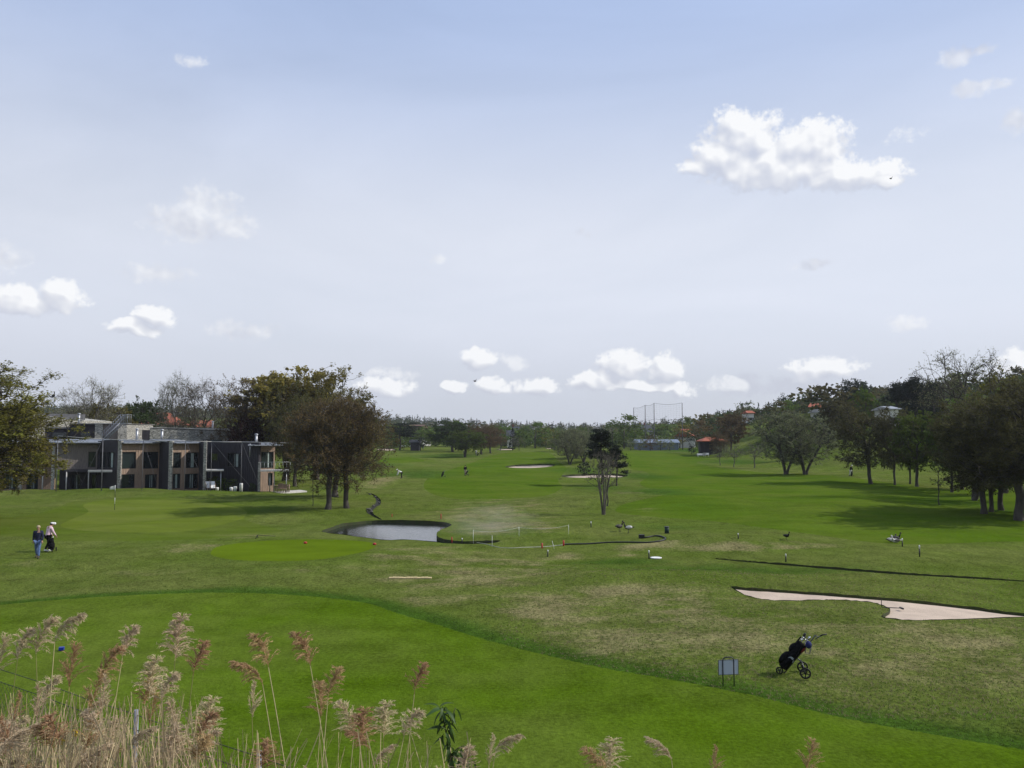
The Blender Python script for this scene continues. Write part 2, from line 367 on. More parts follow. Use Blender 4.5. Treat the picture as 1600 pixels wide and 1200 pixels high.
# dry or worn turf, and dark green turf, some of it slope shade put into the colour: (px, py, half width px, half height px, amount)
DRY = [(1010, 1000, 140, 30, .8), (870, 955, 100, 22, .8), (740, 900, 110, 46, .55), (770, 800, 110, 26, .5), (650, 865, 90, 20, .4), (1000, 945, 230, 38, .5), (1350, 1010, 300, 42, .55), (1560, 1040, 160, 50, .5), (1150, 985, 160, 30, .55), (1430, 985, 200, 14, .6), (780, 890, 130, 24, .5), (870, 935, 90, 14, .75), (980, 925, 100, 16, .8), (1060, 960, 120, 22, .65), (1300, 985, 160, 14, .7), (1500, 1000, 130, 16, .75), (1250, 1020, 80, 18, .5), (1560, 975, 60, 10, .5), (1430, 1060, 120, 26, .3),
       (700, 880, 110, 22, .55), (640, 905, 80, 16, .4), (1120, 855, 90, 8, .85), (1010, 852, 60, 6, .85), (1230, 852, 90, 8, .6), (890, 868, 30, 5, .8), (980, 866, 20, 4, .8),
       (780, 822, 60, 8, .75), (840, 822, 40, 8, .6), (760, 800, 90, 10, .35), (600, 748, 24, 4, .9), (570, 746, 20, 4, .7), (300, 855, 60, 8, .5), (380, 836, 60, 5, .55), (60, 880, 60, 10, .3), (880, 870, 100, 8, .35), (1500, 925, 100, 5, .25),
       (1260, 960, 40, 8, .45), (940, 895, 60, 8, .3), (930, 1010, 120, 26, .32), (980, 770, 40, 4, .4), (1010, 797, 22, 2.5, .6), (500, 890, 130, 12, .3), (1290, 1080, 110, 20, .3), (200, 895, 140, 12, .25)]
LUSH_SHADE = [(1010, 745, 45, 8, .95), (1030, 768, 70, 6, .9), (650, 742, 70, 10, .9), (1090, 790, 60, 5, .5), (1150, 722, 70, 6, .9), (700, 713, 70, 4, .8), (600, 726, 60, 4, .7), (940, 760, 60, 7, .6), (420, 795, 60, 12, .5), (1250, 748, 120, 3, .6), (1540, 790, 90, 18, .5), (900, 735, 60, 6, .7), (1150, 890, 260, 7, .8), (970, 878, 90, 7, .9), (1090, 1045, 60, 14, .4), (640, 745, 60, 10, .6), (1040, 825, 90, 6, .5), (200, 770, 120, 6, .3), (1080, 704, 60, 4, 1.0), (1550, 1120, 110, 22, .5), (1130, 884, 80, 6, .6)]
def blobs(L_, x, y):
    z = H(x, y); yy = np.maximum(y, 5); px = 800 + F * x / yy; py = 683 + F * (CAMZ - z) / yy; a = np.zeros(len(x))
    for bx_, by_, rx, ry, w in L_:
        c = G(bx_, by_); c2 = G(bx_, by_ - ry); sxw = rx / F * c.y; syw = max(abs(c2.y - c.y), .8)
        a = np.maximum(a, w * np.exp(-((x - c.x) / sxw) ** 2 - ((y - c.y) / syw) ** 2))
    return a
dry = blobs(DRY, V2[:, 0], V2[:, 1]); lush = blobs(LUSH_SHADE, V2[:, 0], V2[:, 1])
ne = [tuple(G(a, b)[:2]) for a, b in spline(near_edge, 3, False)]
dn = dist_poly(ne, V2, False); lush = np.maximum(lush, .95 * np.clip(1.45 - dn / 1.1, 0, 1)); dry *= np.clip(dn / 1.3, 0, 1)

def grass_mat(name, c, c2, dryc=(.20, .175, .085), lush_shadec=(.040, .083, .010), bumpd=.03, fine=14, contrast=1.0, sheen=.0, dryamt=1.0):
    m = bpy.data.materials.new(name); m.use_nodes = True; nt = m.node_tree; N = NT(nt); b = nt.nodes['Principled BSDF']
    b.inputs['Roughness'].default_value = .95; b.inputs['Specular IOR Level'].default_value = 0
    co = N.n('ShaderNodeTexCoord').outputs['Object']
    big = N.noise(co, .10, 4, .6).outputs[0]; mid = N.noise(N.vm('MULTIPLY', co, (1, .7, 1)), .9, 5, .65).outputs[0]; fi = N.noise(co, fine, 5, .7).outputs[0]
    clr = N.mix(N.ss(big, .35, .65), c, c2)
    band = N.noise(N.vm('MULTIPLY', co, (.22, .8, 1)), .55, 3, .5, .8).outputs[0]
    v = N.math('ADD', N.math('ADD', N.math('MULTIPLY', N.math('SUBTRACT', band, .5), .55), N.math('MULTIPLY', N.math('SUBTRACT', mid, .5), .75 * contrast)), N.math('MULTIPLY', N.math('SUBTRACT', fi, .5), 1.5 * contrast))
    hs = N.n('ShaderNodeHueSaturation', {'Color': clr, 'Value': N.math('ADD', v, 1.0)}); clr = hs.outputs[0]
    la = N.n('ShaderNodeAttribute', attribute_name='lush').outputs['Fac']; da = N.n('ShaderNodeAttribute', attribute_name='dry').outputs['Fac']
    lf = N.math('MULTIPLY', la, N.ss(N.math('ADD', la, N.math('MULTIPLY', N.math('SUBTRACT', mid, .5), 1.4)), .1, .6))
    lc = N.n('ShaderNodeHueSaturation', {'Color': (*lush_shadec, 1), 'Value': N.math('ADD', v, 1.0)}).outputs[0]
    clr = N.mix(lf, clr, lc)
    dmid = N.noise(N.vm('MULTIPLY', co, (.6, 1, 1)), .55, 6, .7).outputs[0]
    df = N.math('MULTIPLY', N.ss(N.math('ADD', N.math('MULTIPLY_ADD', da, 1.0, -.34), N.math('MULTIPLY', N.math('SUBTRACT', N.math('MULTIPLY_ADD', fi, .35, dmid), .675), 2.4)), -.15, .55), dryamt)
    dc = N.n('ShaderNodeHueSaturation', {'Color': (*dryc, 1), 'Value': N.math('MULTIPLY_ADD', v, 1.1, 1.0)}).outputs[0]
    df = N.math('MULTIPLY', df, N.ss(da, .02, .3))
    clr = N.mix(N.math('MULTIPLY', df, .82), clr, dc)
    nt.links.new(clr, b.inputs['Base Color'])
    h1 = N.noise(co, fine * 1.7, 4, .7).outputs[0]
    hh = N.math('ADD', N.math('MULTIPLY', mid, 3.0), h1)
    bp = N.n('ShaderNodeBump', {'Height': hh, 'Strength': 1.0, 'Distance': bumpd}); nt.links.new(bp.outputs[0], b.inputs['Normal'])
    return m
M_rough = grass_mat('rough_grass', (.080, .114, .018), (.104, .126, .030), bumpd=.07, fine=7, contrast=1.5)
M_near = grass_mat('mown_grass_near', (.060, .106, .005), (.084, .119, .016), bumpd=.03, fine=9, contrast=1.15, dryamt=0)
M_fair = grass_mat('mown_grass', (.060, .106, .007), (.078, .114, .013), bumpd=.03, fine=5, contrast=.6, dryamt=.7)
M_green = grass_mat('green_turf', (.112, .138, .026), (.096, .130, .016), bumpd=.006, fine=9, contrast=.35, dryamt=0)
M_fringe = grass_mat('fringe_grass', (.072, .106, .012), (.086, .112, .020), bumpd=.02, fine=8, contrast=.6, dryamt=.5)
M_tee = grass_mat('tee_turf', (.086, .130, .007), (.078, .122, .007), bumpd=.006, fine=9, contrast=.4, dryamt=0)
M_sand = mat('bunker_sand', (.50, .40, .31), .95, (.40, .32, .25), .8, 6, bump=1.5, bscale=9)
M_soil = mat('bank_soil', (.040, .040, .018), .95, (.030, .046, .012), 3, bump=1.0, bscale=12)
def water_mat():
    m = bpy.data.materials.new('pond_water'); m.use_nodes = True; nt = m.node_tree; N = NT(nt); b = nt.nodes['Principled BSDF']
    b.inputs['Base Color'].default_value = (.016, .02, .018, 1); b.inputs['Roughness'].default_value = .06; b.inputs['IOR'].default_value = 1.33; b.inputs['Specular IOR Level'].default_value = .5
    co = N.n('ShaderNodeTexCoord').outputs['Object']
    h = N.noise(N.vm('MULTIPLY', co, (1, 2.2, 1)), 4.0, 4, .6).outputs[0]
    bp = N.n('ShaderNodeBump', {'Height': h, 'Strength': 1, 'Distance': .007}); nt.links.new(bp.outputs[0], b.inputs['Normal']); return m
M_water = water_mat()
M_mud = mat('ditch_mud', (.022, .019, .013), .8, (.014, .016, .008), 3, bump=1.0, bscale=12)
DROP = {'pond': -.2, 'ditch': -.14, 'bunker': -.22}
MM = {'pond': M_water, 'ditch': M_mud, 'bunker': M_sand, 'putting_green': M_green, 'tee_ground': M_tee, 'near_fairway': M_near, 'fairway': M_fair, 'fringe': M_fringe, 'rough': M_rough}
def submesh(name, sel, m, drop=0, flat=None):
    t = T[sel]; u, inv = np.unique(t, return_inverse=True); t = inv.reshape(-1, 3)
    z = Z2[u] + drop if flat is None else np.full(len(u), flat)
    me = npmesh(name, np.column_stack([V2[u], z]), t, True, m)
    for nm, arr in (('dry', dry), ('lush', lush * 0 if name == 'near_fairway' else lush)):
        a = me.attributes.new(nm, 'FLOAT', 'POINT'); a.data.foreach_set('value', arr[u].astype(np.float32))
    o = link(name, me); tag(o, kind='structure'); return o
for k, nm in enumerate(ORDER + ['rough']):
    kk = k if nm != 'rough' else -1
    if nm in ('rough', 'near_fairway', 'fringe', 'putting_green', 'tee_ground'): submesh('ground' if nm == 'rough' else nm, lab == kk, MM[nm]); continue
    for j, pl in enumerate(REG[nm]):
        sel = (lab == kk) & inside(pl, cen)
        if not sel.any(): continue
        if nm == 'pond':
            zb = float(np.percentile(Z2[T[sel]], 20)) - .20; submesh('water', sel, MM[nm], flat=zb); dr = None
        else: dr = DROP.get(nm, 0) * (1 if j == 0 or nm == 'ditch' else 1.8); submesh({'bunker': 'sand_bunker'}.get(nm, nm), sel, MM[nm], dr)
        if nm == 'bunker':
            pa = np.array(pl); nn = len(pa); e = np.roll(pa, -1, 0) - pa; area = (pa[:, 0] * np.roll(pa[:, 1], -1) - np.roll(pa[:, 0], -1) * pa[:, 1]).sum()
            far = np.array([(q[0] * (1 if area > 0 else -1)) < 0 for q in e])     # edges whose outside lies farther away
            mid_ = (pa + np.roll(pa, -1, 0)) / 2; sc_ = .9 if j == 0 else 4.0
            def bdrop(p): 
                d_ = np.full(len(p), 1e9)
                for a_, b_ in zip(pa[far], np.roll(pa, -1, 0)[far]):
                    ee = b_ - a_; t_ = np.clip(((p - a_) @ ee) / max(ee @ ee, 1e-9), 0, 1); d_ = np.minimum(d_, np.hypot(*(p - a_ - t_[:, None] * ee).T))
                return -(.075 if j == 0 else .28) * np.exp(-d_ / sc_)
            o_ = bpy.data.objects.get('sand_bunker' if j == 0 else 'sand_bunker.%03d' % j); me_ = o_.data
            cv = np.empty(len(me_.vertices) * 3, np.float32); me_.vertices.foreach_get('co', cv); cv = cv.reshape(-1, 3)
            cv[:, 2] = H(cv[:, 0], cv[:, 1]) - .02 + bdrop(cv[:, :2].astype(float)); me_.vertices.foreach_set('co', cv.ravel()); me_.update()
            dr = bdrop(pa)
        if nm in DROP:                   # the earth bank round the hollow
            pa = np.array(pl); zz = H(pa[:, 0], pa[:, 1]) + .004; n = len(pa)
            ctr = pa.mean(0)
            jt = rng.uniform(0, .035, n)
            zb_ = (np.full(n, zb) if dr is None else zz + dr) - .08
            v = np.vstack([np.column_stack([pa, zz + jt]), np.column_stack([pa, zb_])])
            f = [(i, (i + 1) % n, n + (i + 1) % n, n + i) for i in range(n)]
            o = link('bank', npmesh('bank', v, f, False, M_soil)); tag(o, kind='structure')

# ------------------------------------------------------------------ trees
def skeleton(targets, trunk, bf=.35, step=.45, jit=.10):
    """balanced minimum spanning tree from the trunk nodes through the targets"""
    nodes = [np.array(p, float) for p in trunk]; par = list(range(-1, len(trunk) - 1)); pl = [0.0]
    for i in range(1, len(trunk)): pl.append(pl[-1] + np.linalg.norm(nodes[i] - nodes[i - 1]))
    cap = len(trunk) + len(targets) * 14
    A = np.zeros((cap, 3)); PL = np.zeros(cap); n = len(trunk); A[:n] = nodes; PL[:n] = pl; lo = max(1, int(len(trunk) * .45))
    ordr = np.argsort(np.linalg.norm(targets - A[n - 1], axis=1))
    for ti in ordr:
        t = targets[ti]; d = np.linalg.norm(A[lo:n] - t, axis=1); c = d + bf * PL[lo:n]
        i = int(np.argmin(c)) + lo; L_ = np.linalg.norm(A[i] - t); k = max(1, min(12, int(L_ / step)))
        p0 = A[i].copy(); prev = i
        sag = np.array([0, 0, -.10 * L_ * random.random()]) + rng.normal(0, .06 * L_, 3)
        for q in range(1, k + 1):
            f = q / k
            if n >= cap: break
            p = p0 + (t - p0) * f + sag * math.sin(f * math.pi) * .8 + (rng.normal(0, jit * .25, 3) if q < k else 0)
            A[n] = p; PL[n] = PL[prev] + np.linalg.norm(p - A[prev]); par.append(prev); prev = n; n += 1
    return A[:n], np.array(par[:n])
def wood_mesh(name, A, par, r_tip=.012, expo=2.3, r_base=None, base_n=0, twig=None):
    n = len(A); ch = np.zeros(n, int); w = np.zeros(n)
    for i in range(n - 1, 0, -1):
        if w[i] == 0: w[i] = 1
        w[par[i]] += w[i]
    r = r_tip * w ** (1 / expo)
    if r_base: r = np.minimum(r * r_base / r[0], r_base) if r[0] > 0 else r; r = np.maximum(r, r_tip)
    # flare at the foot
    vs_, fs_ = [], []
    e = np.arange(1, n); a = A[par[1:]]; b = A[1:]; ra = np.minimum(r[par[1:]], r[1:] * 1.6); rb = r[1:]
    foot = par[1:] == 0; ra[foot] = r[0] * 1.35
    t = b - a; L_ = np.linalg.norm(t, axis=1, keepdims=True); t = t / np.maximum(L_, 1e-6)
    u = np.cross(t, [0, 0, 1.0]); bad = np.linalg.norm(u, axis=1) < .15; u[bad] = np.cross(t[bad], [1.0, 0, 0]); u /= np.linalg.norm(u, axis=1, keepdims=True); v = np.cross(t, u)
    out_v, out_f = [], []; off = 0
    for sel, k in ((rb > .045, 7), ((rb <= .045) & (rb > .02), 4), (rb <= .02, 3)):
        if not sel.any(): continue
        m = sel.sum(); an = np.arange(k) * 2 * math.pi / k
        ring = u[sel][:, None] * np.cos(an)[None, :, None] + v[sel][:, None] * np.sin(an)[None, :, None]
        bot = a[sel][:, None] + ring * ra[sel][:, None, None]; top = b[sel][:, None] + ring * rb[sel][:, None, None] + (t[sel] * rb[sel][:, None] * .3)[:, None]
        vv = np.concatenate([bot, top], 1).reshape(-1, 3)
        base = off + np.arange(m)[:, None] * 2 * k; kk = np.arange(k)[None]
        ff = np.stack([base + kk, base + (kk + 1) % k, base + k + (kk + 1) % k, base + k + kk], -1).reshape(-1, 4)
        out_v.append(vv); out_f.append(ff); off += len(vv)
    V, Fc = np.concatenate(out_v), np.concatenate(out_f)
    if twig is not None: V, Fc = np.concatenate([V, twig[0]]), np.concatenate([Fc, twig[1] + len(V)])
    return npmesh(name, V, Fc, True)
def quads(c, size, nrm=None, aspect=1.6, up=None):
    """leaf quads: centres c, size (n,), random orientation"""
    n = len(c); a = rng.normal(0, 1, (n, 3)); a[:, 2] *= .6; a /= np.linalg.norm(a, axis=1, keepdims=True)
    if nrm is None: nrm = rng.normal(0, 1, (n, 3)); nrm[:, 2] = np.abs(nrm[:, 2]) + .4
    b = np.cross(nrm, a); b /= np.maximum(np.linalg.norm(b, axis=1, keepdims=True), 1e-6)
    s = np.asarray(size)[:, None]; a = a * s * aspect / 2; b = b * s / 2
    v = np.stack([c - a, c + b * .9 - a * .1, c + a, c - b * .9 - a * .1], 1).reshape(-1, 3)
    return v, np.arange(n * 4).reshape(n, 4)
def ribbons(p0, p1, w):
    n = len(p0); t = p1 - p0; s = rng.normal(0, 1, (n, 3)); s = np.cross(t, s); s /= np.maximum(np.linalg.norm(s, axis=1, keepdims=True), 1e-9); s = s * (w / 2)
    v = np.stack([p0 - s, p0 + s, p1 + s * .4, p1 - s * .4], 1).reshape(-1, 3)
    return v, np.arange(n * 4).reshape(n, 4)
def leaf_mesh(name, v, f, tone):
    me = npmesh(name, v, f, False)
    a = me.attributes.new('tone', 'FLOAT', 'FACE'); a.data.foreach_set('value', tone.astype(np.float32)); return me
def crown_points(n, env, nclump, cr, hollow=.45, lean=0, floor=None):
    """clumped points in an ellipsoid env = (cz, rx, rz_up, rz_down)"""
    cz, rx, zu, zd = env; cs = []
    while len(cs) < nclump:
        q = rng.normal(0, 1, 3); q /= np.linalg.norm(q); rr = random.uniform(hollow, 1.0) ** .6
        rr *= 1 + .08 * math.sin(3 * math.atan2(q[1], q[0]) + q[2] * 4)
        p = q * rr; z = cz + p[2] * (zu if p[2] > 0 else zd); cs.append((p[0] * rx * .92, p[1] * rx * .92, z))
    cs = np.array(cs); k = rng.integers(0, nclump, n); off = rng.normal(0, 1, (n, 3)) * cr * np.array([1, 1, .62]) * rng.uniform(.5, 1, n)[:, None]
    p = cs[k] + off; p[:, 0] += lean * (p[:, 2] - cz) ; return p, k
TREES = {}
def make_tree(key, seed, h=12, rx=4.6, base=2.6, trunk_h=3.0, n=900, nclump=46, cr=.75, leaves=9, leaf=.17, twigs=4, twl=.8, r_base=.26, bf=.32, lean=0.0, hollow=.4, multi=1, zc=.5, r_tip=.014, spread=.38):
    global rng
    random.seed(seed); rng = np.random.default_rng(seed)
    cz = base + (h - base) * zc; tg, kk = crown_points(n, (cz, rx, h - cz - .2, cz - base), nclump, cr, hollow, lean)
    tg[:, 2] = np.maximum(tg[:, 2], base * .8)
    parts = []
    if multi == 1:
        bend = rng.normal(0, .12, 2); m = 9; top = np.array([lean * .8 + bend[0] * 2, bend[1] * 2, max(trunk_h * 1.6, cz * .9)])
        tr = [(top[0] * (i / m) ** 1.5 + .06 * math.sin(i * 1.7 + seed), top[1] * (i / m) ** 1.5 + .06 * math.cos(i * 1.3 + seed), top[2] * i / m) for i in range(m + 1)]
        tr = [p for p in tr if p[2] <= cz]; A, par = skeleton(tg, tr, bf); parts.append((A, par, r_base))
    else:
        ang_ = np.arange(multi) / multi * 6.283 + rng.uniform(0, 1); asg = np.argmin(np.stack([np.hypot(tg[:, 0] - np.cos(a_) * rx * .4, tg[:, 1] - np.sin(a_) * rx * .4) for a_ in ang_]), 0)
        for j, a_ in enumerate(ang_):
            ex, ey = math.cos(a_), math.sin(a_); L0 = max(cz * .8, trunk_h); m = 8
            tr = [(ex * (.12 + rx * spread * (i / m) ** 1.3), ey * (.12 + rx * spread * (i / m) ** 1.3), L0 * i / m) for i in range(m + 1)]
            A, par = skeleton(tg[asg == j], tr, bf); parts.append((A, par, r_base * .62))
    V_, F_ = [], []; off = 0; tips_all = []; 
    for j, (A, par, rb) in enumerate(parts):
        haschild = np.zeros(len(A), bool); haschild[par[1:]] = True
        tips = np.where(~haschild)[0]; near = np.where(np.arange(len(A)) > 10)[0]
        src = np.concatenate([tips, near[rng.integers(0, len(near), len(tips))]]) if len(near) else tips
        dirn = A[src] - A[np.maximum(par[src], 0)]; dirn /= np.maximum(np.linalg.norm(dirn, axis=1, keepdims=True), 1e-6)
        p0 = np.repeat(A[src], twigs, 0); dd = np.repeat(dirn, twigs, 0) * .8 + rng.normal(0, .6, (len(p0), 3)); dd[:, 2] += .18; dd /= np.linalg.norm(dd, axis=1, keepdims=True)
        p1 = p0 + dd * twl * rng.uniform(.4, 1, (len(p0), 1)); tw = ribbons(p0, p1, .022)
        me = wood_mesh('w', A, par, r_tip, 2.25, rb, twig=tw)
        nv = len(me.vertices); c = np.empty(nv * 3, np.float32); me.vertices.foreach_get('co', c); q = np.empty(len(me.loops), np.int32); me.loops.foreach_get('vertex_index', q)
        V_.append(c.reshape(-1, 3)); F_.append(q.reshape(-1, 4) + off); off += nv; bpy.data.meshes.remove(me)
        tips_all.append((p0, p1))
    wood = npmesh(key + '_trunk', np.concatenate(V_), np.concatenate(F_), True)
    lm = None
    if leaves:
        p0 = np.concatenate([a for a, b in tips_all]); p1 = np.concatenate([b for a, b in tips_all])
        reps = max(1, int(round(leaves))); sel = np.arange(len(p0)) if leaves >= 1 else np.where(rng.random(len(p0)) < leaves)[0]
        p0 = np.repeat(p0[sel], reps, 0); p1 = np.repeat(p1[sel], reps, 0); f = rng.uniform(.2, 1.1, (len(p0), 1)); c = p0 + (p1 - p0) * f + rng.normal(0, .07, p0.shape)
        v, ff = quads(c, leaf * rng.uniform(.6, 1.3, len(c)))
        ph = rng.uniform(0, 6, 3); tone = .5 + .28 * np.sin(c[:, 0] * .9 + ph[0]) * np.sin(c[:, 1] * .8 + ph[1]) * np.sin(c[:, 2] * 1.1 + ph[2]) * 1.5 + rng.normal(0, .13, len(c))
        lm = leaf_mesh(key + '_crown', v, ff, np.clip(tone, 0, 1))
    TREES[key] = dict(wood=wood, leaf=lm, h=h, rx=rx); return TREES[key]
def make_pine(key, seed, h=11, rx=3.0, base=4.5, flat=False, ndisc=26):
    global rng
    random.seed(seed); rng = np.random.default_rng(seed); tg = []; cl_ = []
    for i in range(ndisc):
        f = random.random() ** .8; z = base + (h - base) * f; rr = rx * (1 - .55 * f) if not flat else rx * (.6 + .4 * math.sin(f * 3.1)); a_ = random.random() * 6.28; q = rr * math.sqrt(random.random()) * .95
        cl_.append((q * math.cos(a_), q * math.sin(a_), z, random.uniform(.55, 1.0) * (1.5 if flat else 1)))
    cl_ = np.array(cl_); pts_ = []
    for c in cl_:
        m = 260 if not flat else 200; o = rng.normal(0, 1, (m, 3)) * np.array([c[3], c[3], c[3] * (.62 if not flat else .16)]) * .62; pts_.append(c[:3] + o)
    pts_ = np.concatenate(pts_); tr = [(0.15 * math.sin(i * .8), .1 * math.cos(i), h * .94 * i / 10) for i in range(11)]
    A, par = skeleton(cl_[:, :3], tr, .15); wood = wood_mesh(key + '_trunk', A, par, .03, 2.2, .2)
    v, f = quads(pts_, .17 * rng.uniform(.7, 1.4, len(pts_)), aspect=2.4)
    lm = leaf_mesh(key + '_crown', v, f, np.clip(rng.normal(.5, .16, len(f)), 0, 1)); TREES[key] = dict(wood=wood, leaf=lm, h=h, rx=rx)
def make_far(key, seed, h=10, rx=4, n=900, conic=False, sz=.46, base=1.0):
    """small-in-the-picture tree: short trunk and a lumpy crown of leaf clumps"""
    global rng
    random.seed(seed); rng = np.random.default_rng(seed)
    if conic:
        f = rng.random(n) ** 1.5; z = base + (h - base) * f; a_ = rng.random(n) * 6.283; rr = rx * (1 - f) ** .8 * (.55 + .45 * np.sin(f * 34) ** 2) * rng.uniform(.5, 1, n)
        c = np.column_stack([rr * np.cos(a_), rr * np.sin(a_), z])
    else:
        cz = base + (h - base) * .52; c, k = crown_points(n, (cz, rx, h - cz, cz - base), 22, .85, .45)
    v, f = quads(c, sz * rng.uniform(.6, 1.35, len(c)), aspect=1.2)
    mb = MB(); mb.tube([(0, 0, -.3), (.05, 0, h * .35), (0, .1, h * .75)], [.2, .15, .05], 5)
    for q in range(4):
        a_ = q * 1.57 + seed; mb.tube([(0, 0, h * .3), (rx * .3 * math.cos(a_), rx * .3 * math.sin(a_), h * .5), (rx * .55 * math.cos(a_), rx * .55 * math.sin(a_), h * .72)], [.09, .06, .02], 4)
    wood = mb.mesh(key + '_trunk'); lm = leaf_mesh(key + '_crown', v, f, np.clip(rng.normal(.5, .2, len(f)), 0, 1)); TREES[key] = dict(wood=wood, leaf=lm, h=h, rx=rx)

make_tree('full', 11, n=950, nclump=80, leaves=8, leaf=.20, twigs=3, twl=.7, base=2.2)
make_tree('full2', 12, n=950, nclump=66, leaves=8, leaf=.20, twigs=3, twl=.7, base=2.6, cr=.8, rx=4.9)
make_tree('olive', 21, n=1150, nclump=80, leaves=6, leaf=.13, twigs=4, twl=.75, cr=.85, base=2.0, hollow=.25)
make_tree('olive2', 22, n=1150, nclump=75, leaves=6, leaf=.13, twigs=4, twl=.75, cr=.85, base=2.4, lean=-.15, rx=5.2, hollow=.3)
make_tree('fine', 25, n=1500, nclump=110, leaves=10, leaf=.075, twigs=5, twl=.65, base=2.0, hollow=.25, cr=.7)
make_tree('twiggy', 31, n=1500, nclump=90, leaves=4, leaf=.10, twigs=5, twl=.8, cr=.8, base=1.8, hollow=.2, rx=4.8)
make_tree('bare', 41, n=1500, nclump=70, leaves=1, leaf=.09, twigs=4, twl=.9, base=3.2, hollow=.3, rx=4.4, r_tip=.012, r_base=.2, cr=.7, bf=.5)
make_tree('wispy', 45, n=1000, nclump=60, leaves=3, leaf=.085, twigs=3, twl=.9, base=4.5, trunk_h=5, lean=-.28, rx=4.8, hollow=.5, r_tip=.018)
make_tree('willow', 51, n=1000, nclump=72, leaves=4, leaf=.13, twigs=4, twl=.7, base=2.0, multi=3, rx=4.6, r_base=.3, hollow=.35, spread=.42)
make_tree('stems', 61, h=8, n=260, nclump=26, leaves=0, twigs=4, twl=.6, base=2.4, multi=5, rx=1.9, r_base=.12, cr=.4, hollow=.2, spread=.30, bf=.6)
make_tree('small', 71, h=6, n=260, nclump=24, leaves=1, leaf=.10, twigs=4, twl=.5, base=1.5, rx=2.3, r_base=.09, cr=.4, trunk_h=1.4, hollow=.3)
make_tree('sapling', 75, h=5, n=30, nclump=10, leaves=1, leaf=.09, twigs=2, twl=.4, base=2.2, rx=.6, r_base=.05, cr=.2, trunk_h=3)
make_pine('pine', 81, base=3.4, ndisc=30); make_pine('pine2', 82, h=9, rx=2.8, base=1.8, ndisc=30); make_pine('cedar', 85, h=8, rx=6, base=3.6, flat=True, ndisc=34)
make_far('far_a', 91); make_far('far_b', 92, h=11, rx=3.6, n=820); make_far('far_c', 93, h=9, rx=4.6); make_far('far_d', 94, h=10, rx=4.2, n=700)
make_far('far_bush', 95, h=4, rx=3.2, n=420, base=0, sz=.45); make_far('far_fir', 96, h=12, rx=2.3, conic=True, n=420); make_far('far_pine', 97, h=11, rx=2.6, n=300, base=5.0); make_far('cypress', 98, h=9, rx=1.1, n=420, base=.4, sz=.4)
random.seed(5); rng = np.random.default_rng(5)

M_bark = mat('grey_bark', (.045, .04, .034), .95, (.075, .066, .055), 6, bump=1, stretch=(1, 1, .25))
M_bark_pale = mat('pale_bark', (.12, .108, .09), .95, (.07, .062, .05), 6, bump=1, stretch=(1, 1, .25))
def leafm(name, c, tr=.42): c = tuple(q * 1.18 for q in c); return mat(name, c, .75, tuple(q * .8 for q in c), .5, 2, spec=.15, trans=tr, attr='tone', objvar=.12)
L_ = dict(bright=leafm('leaf_bright_green', (.085, .145, .016)), green=leafm('leaf_green', (.080, .115, .022)), dark=leafm('leaf_dark_green', (.044, .064, .020)), olive=leafm('leaf_olive', (.140, .128, .025)),
          olive_d=leafm('leaf_dark_olive', (.082, .078, .030)), brown=leafm('leaf_bronze', (.115, .082, .036)), grey=leafm('leaf_grey_green', (.15, .165, .085)), pine=leafm('needle_dark', (.016, .024, .013), .1),
          purple=leafm('leaf_dark_red', (.035, .014, .014)), pale=leafm('leaf_pale', (.27, .27, .15)), yell=leafm('leaf_yellow_green', (.26, .235, .055)), bluegreen=leafm('needle_blue_green', (.042, .058, .040), .1))
def tree(kind, px, base_y, top_y, width, leaf, label, group=None, depth=None, bark=None, rz=None, name='tree', cat='tree', hh=None, lean=0):
    """stand a tree where the photograph shows its foot at px, base_y (or at a given distance), crown top at top_y, crown width in photo pixels"""
    src = TREES[kind]
    if depth is None: g_ = G(px, base_y)
    else:
        g_ = P(px, 683, depth); g_ = Vector((g_.x, depth, float(H(g_.x, depth))))
    top = P(px, top_y, g_.y).z; h = max(top - g_.z, 1.0); sz = h / src['h']; sxy = (width / F * g_.y) / (2 * src['rx'] * .98)
    sxy = min(max(sxy, sz * .45), sz * 1.9)
    o = empty(name, g_ - Vector((0, 0, .06)), random.uniform(0, 6.28) if rz is None else rz); o.scale = (sxy, sxy, sz)
    if lean: o.rotation_euler.y = lean
    t = link('trunk', src['wood'], o, bark or M_bark)
    if src['leaf'] is not None: link('crown', src['leaf'], o, L_[leaf])
    return tag(o, label, cat, group)
# left side
tree('fine', -88, 0, 566, 390, 'olive', 'big olive-leaved tree at the left edge whose boughs hide the end of the houses', depth=62, rz=2.1)
tree('olive', -20, 0, 590, 190, 'olive', 'lower olive tree at the left edge, right of the big one', depth=66, rz=.8)
tree('bare', 140, 0, 593, 104, 'pale', 'pale thin-leaved tree rising alone behind the left houses', depth=132, bark=M_bark_pale)
tree('full', 172, 0, 628, 84, 'olive', 'rounded yellow-olive tree behind the roof stair of the houses', depth=138)
tree('full2', 222, 0, 624, 84, 'dark', 'dark tree right behind the red tiled roof on the left', depth=150)
tree('full', 118, 0, 640, 60, 'olive_d', 'dull green low tree behind the left stone parapet', depth=142)
tree('bare', 272, 0, 584, 72, 'grey', 'tall pale bare tree left of the two thin ones behind the red roof', depth=136, bark=M_bark_pale)
tree('bare', 323, 0, 594, 110, 'brown', 'wide leafless tree between the pale bare tree and the big green group', depth=134, rz=1.0)
tree('twiggy', 400, 0, 578, 120, 'brown', 'brown twiggy tree at the left side of the big group behind the houses', depth=116)
tree('full', 448, 742, 572, 160, 'yell', 'yellow-green round tree, highest crown of the left group', depth=118)
tree('olive2', 495, 0, 576, 150, 'olive', 'olive tree behind the bronze trees by the stream', depth=116)
tree('full2', 385, 0, 648, 60, 'purple', 'dark red-leaved tree just behind the right end of the houses', depth=112)
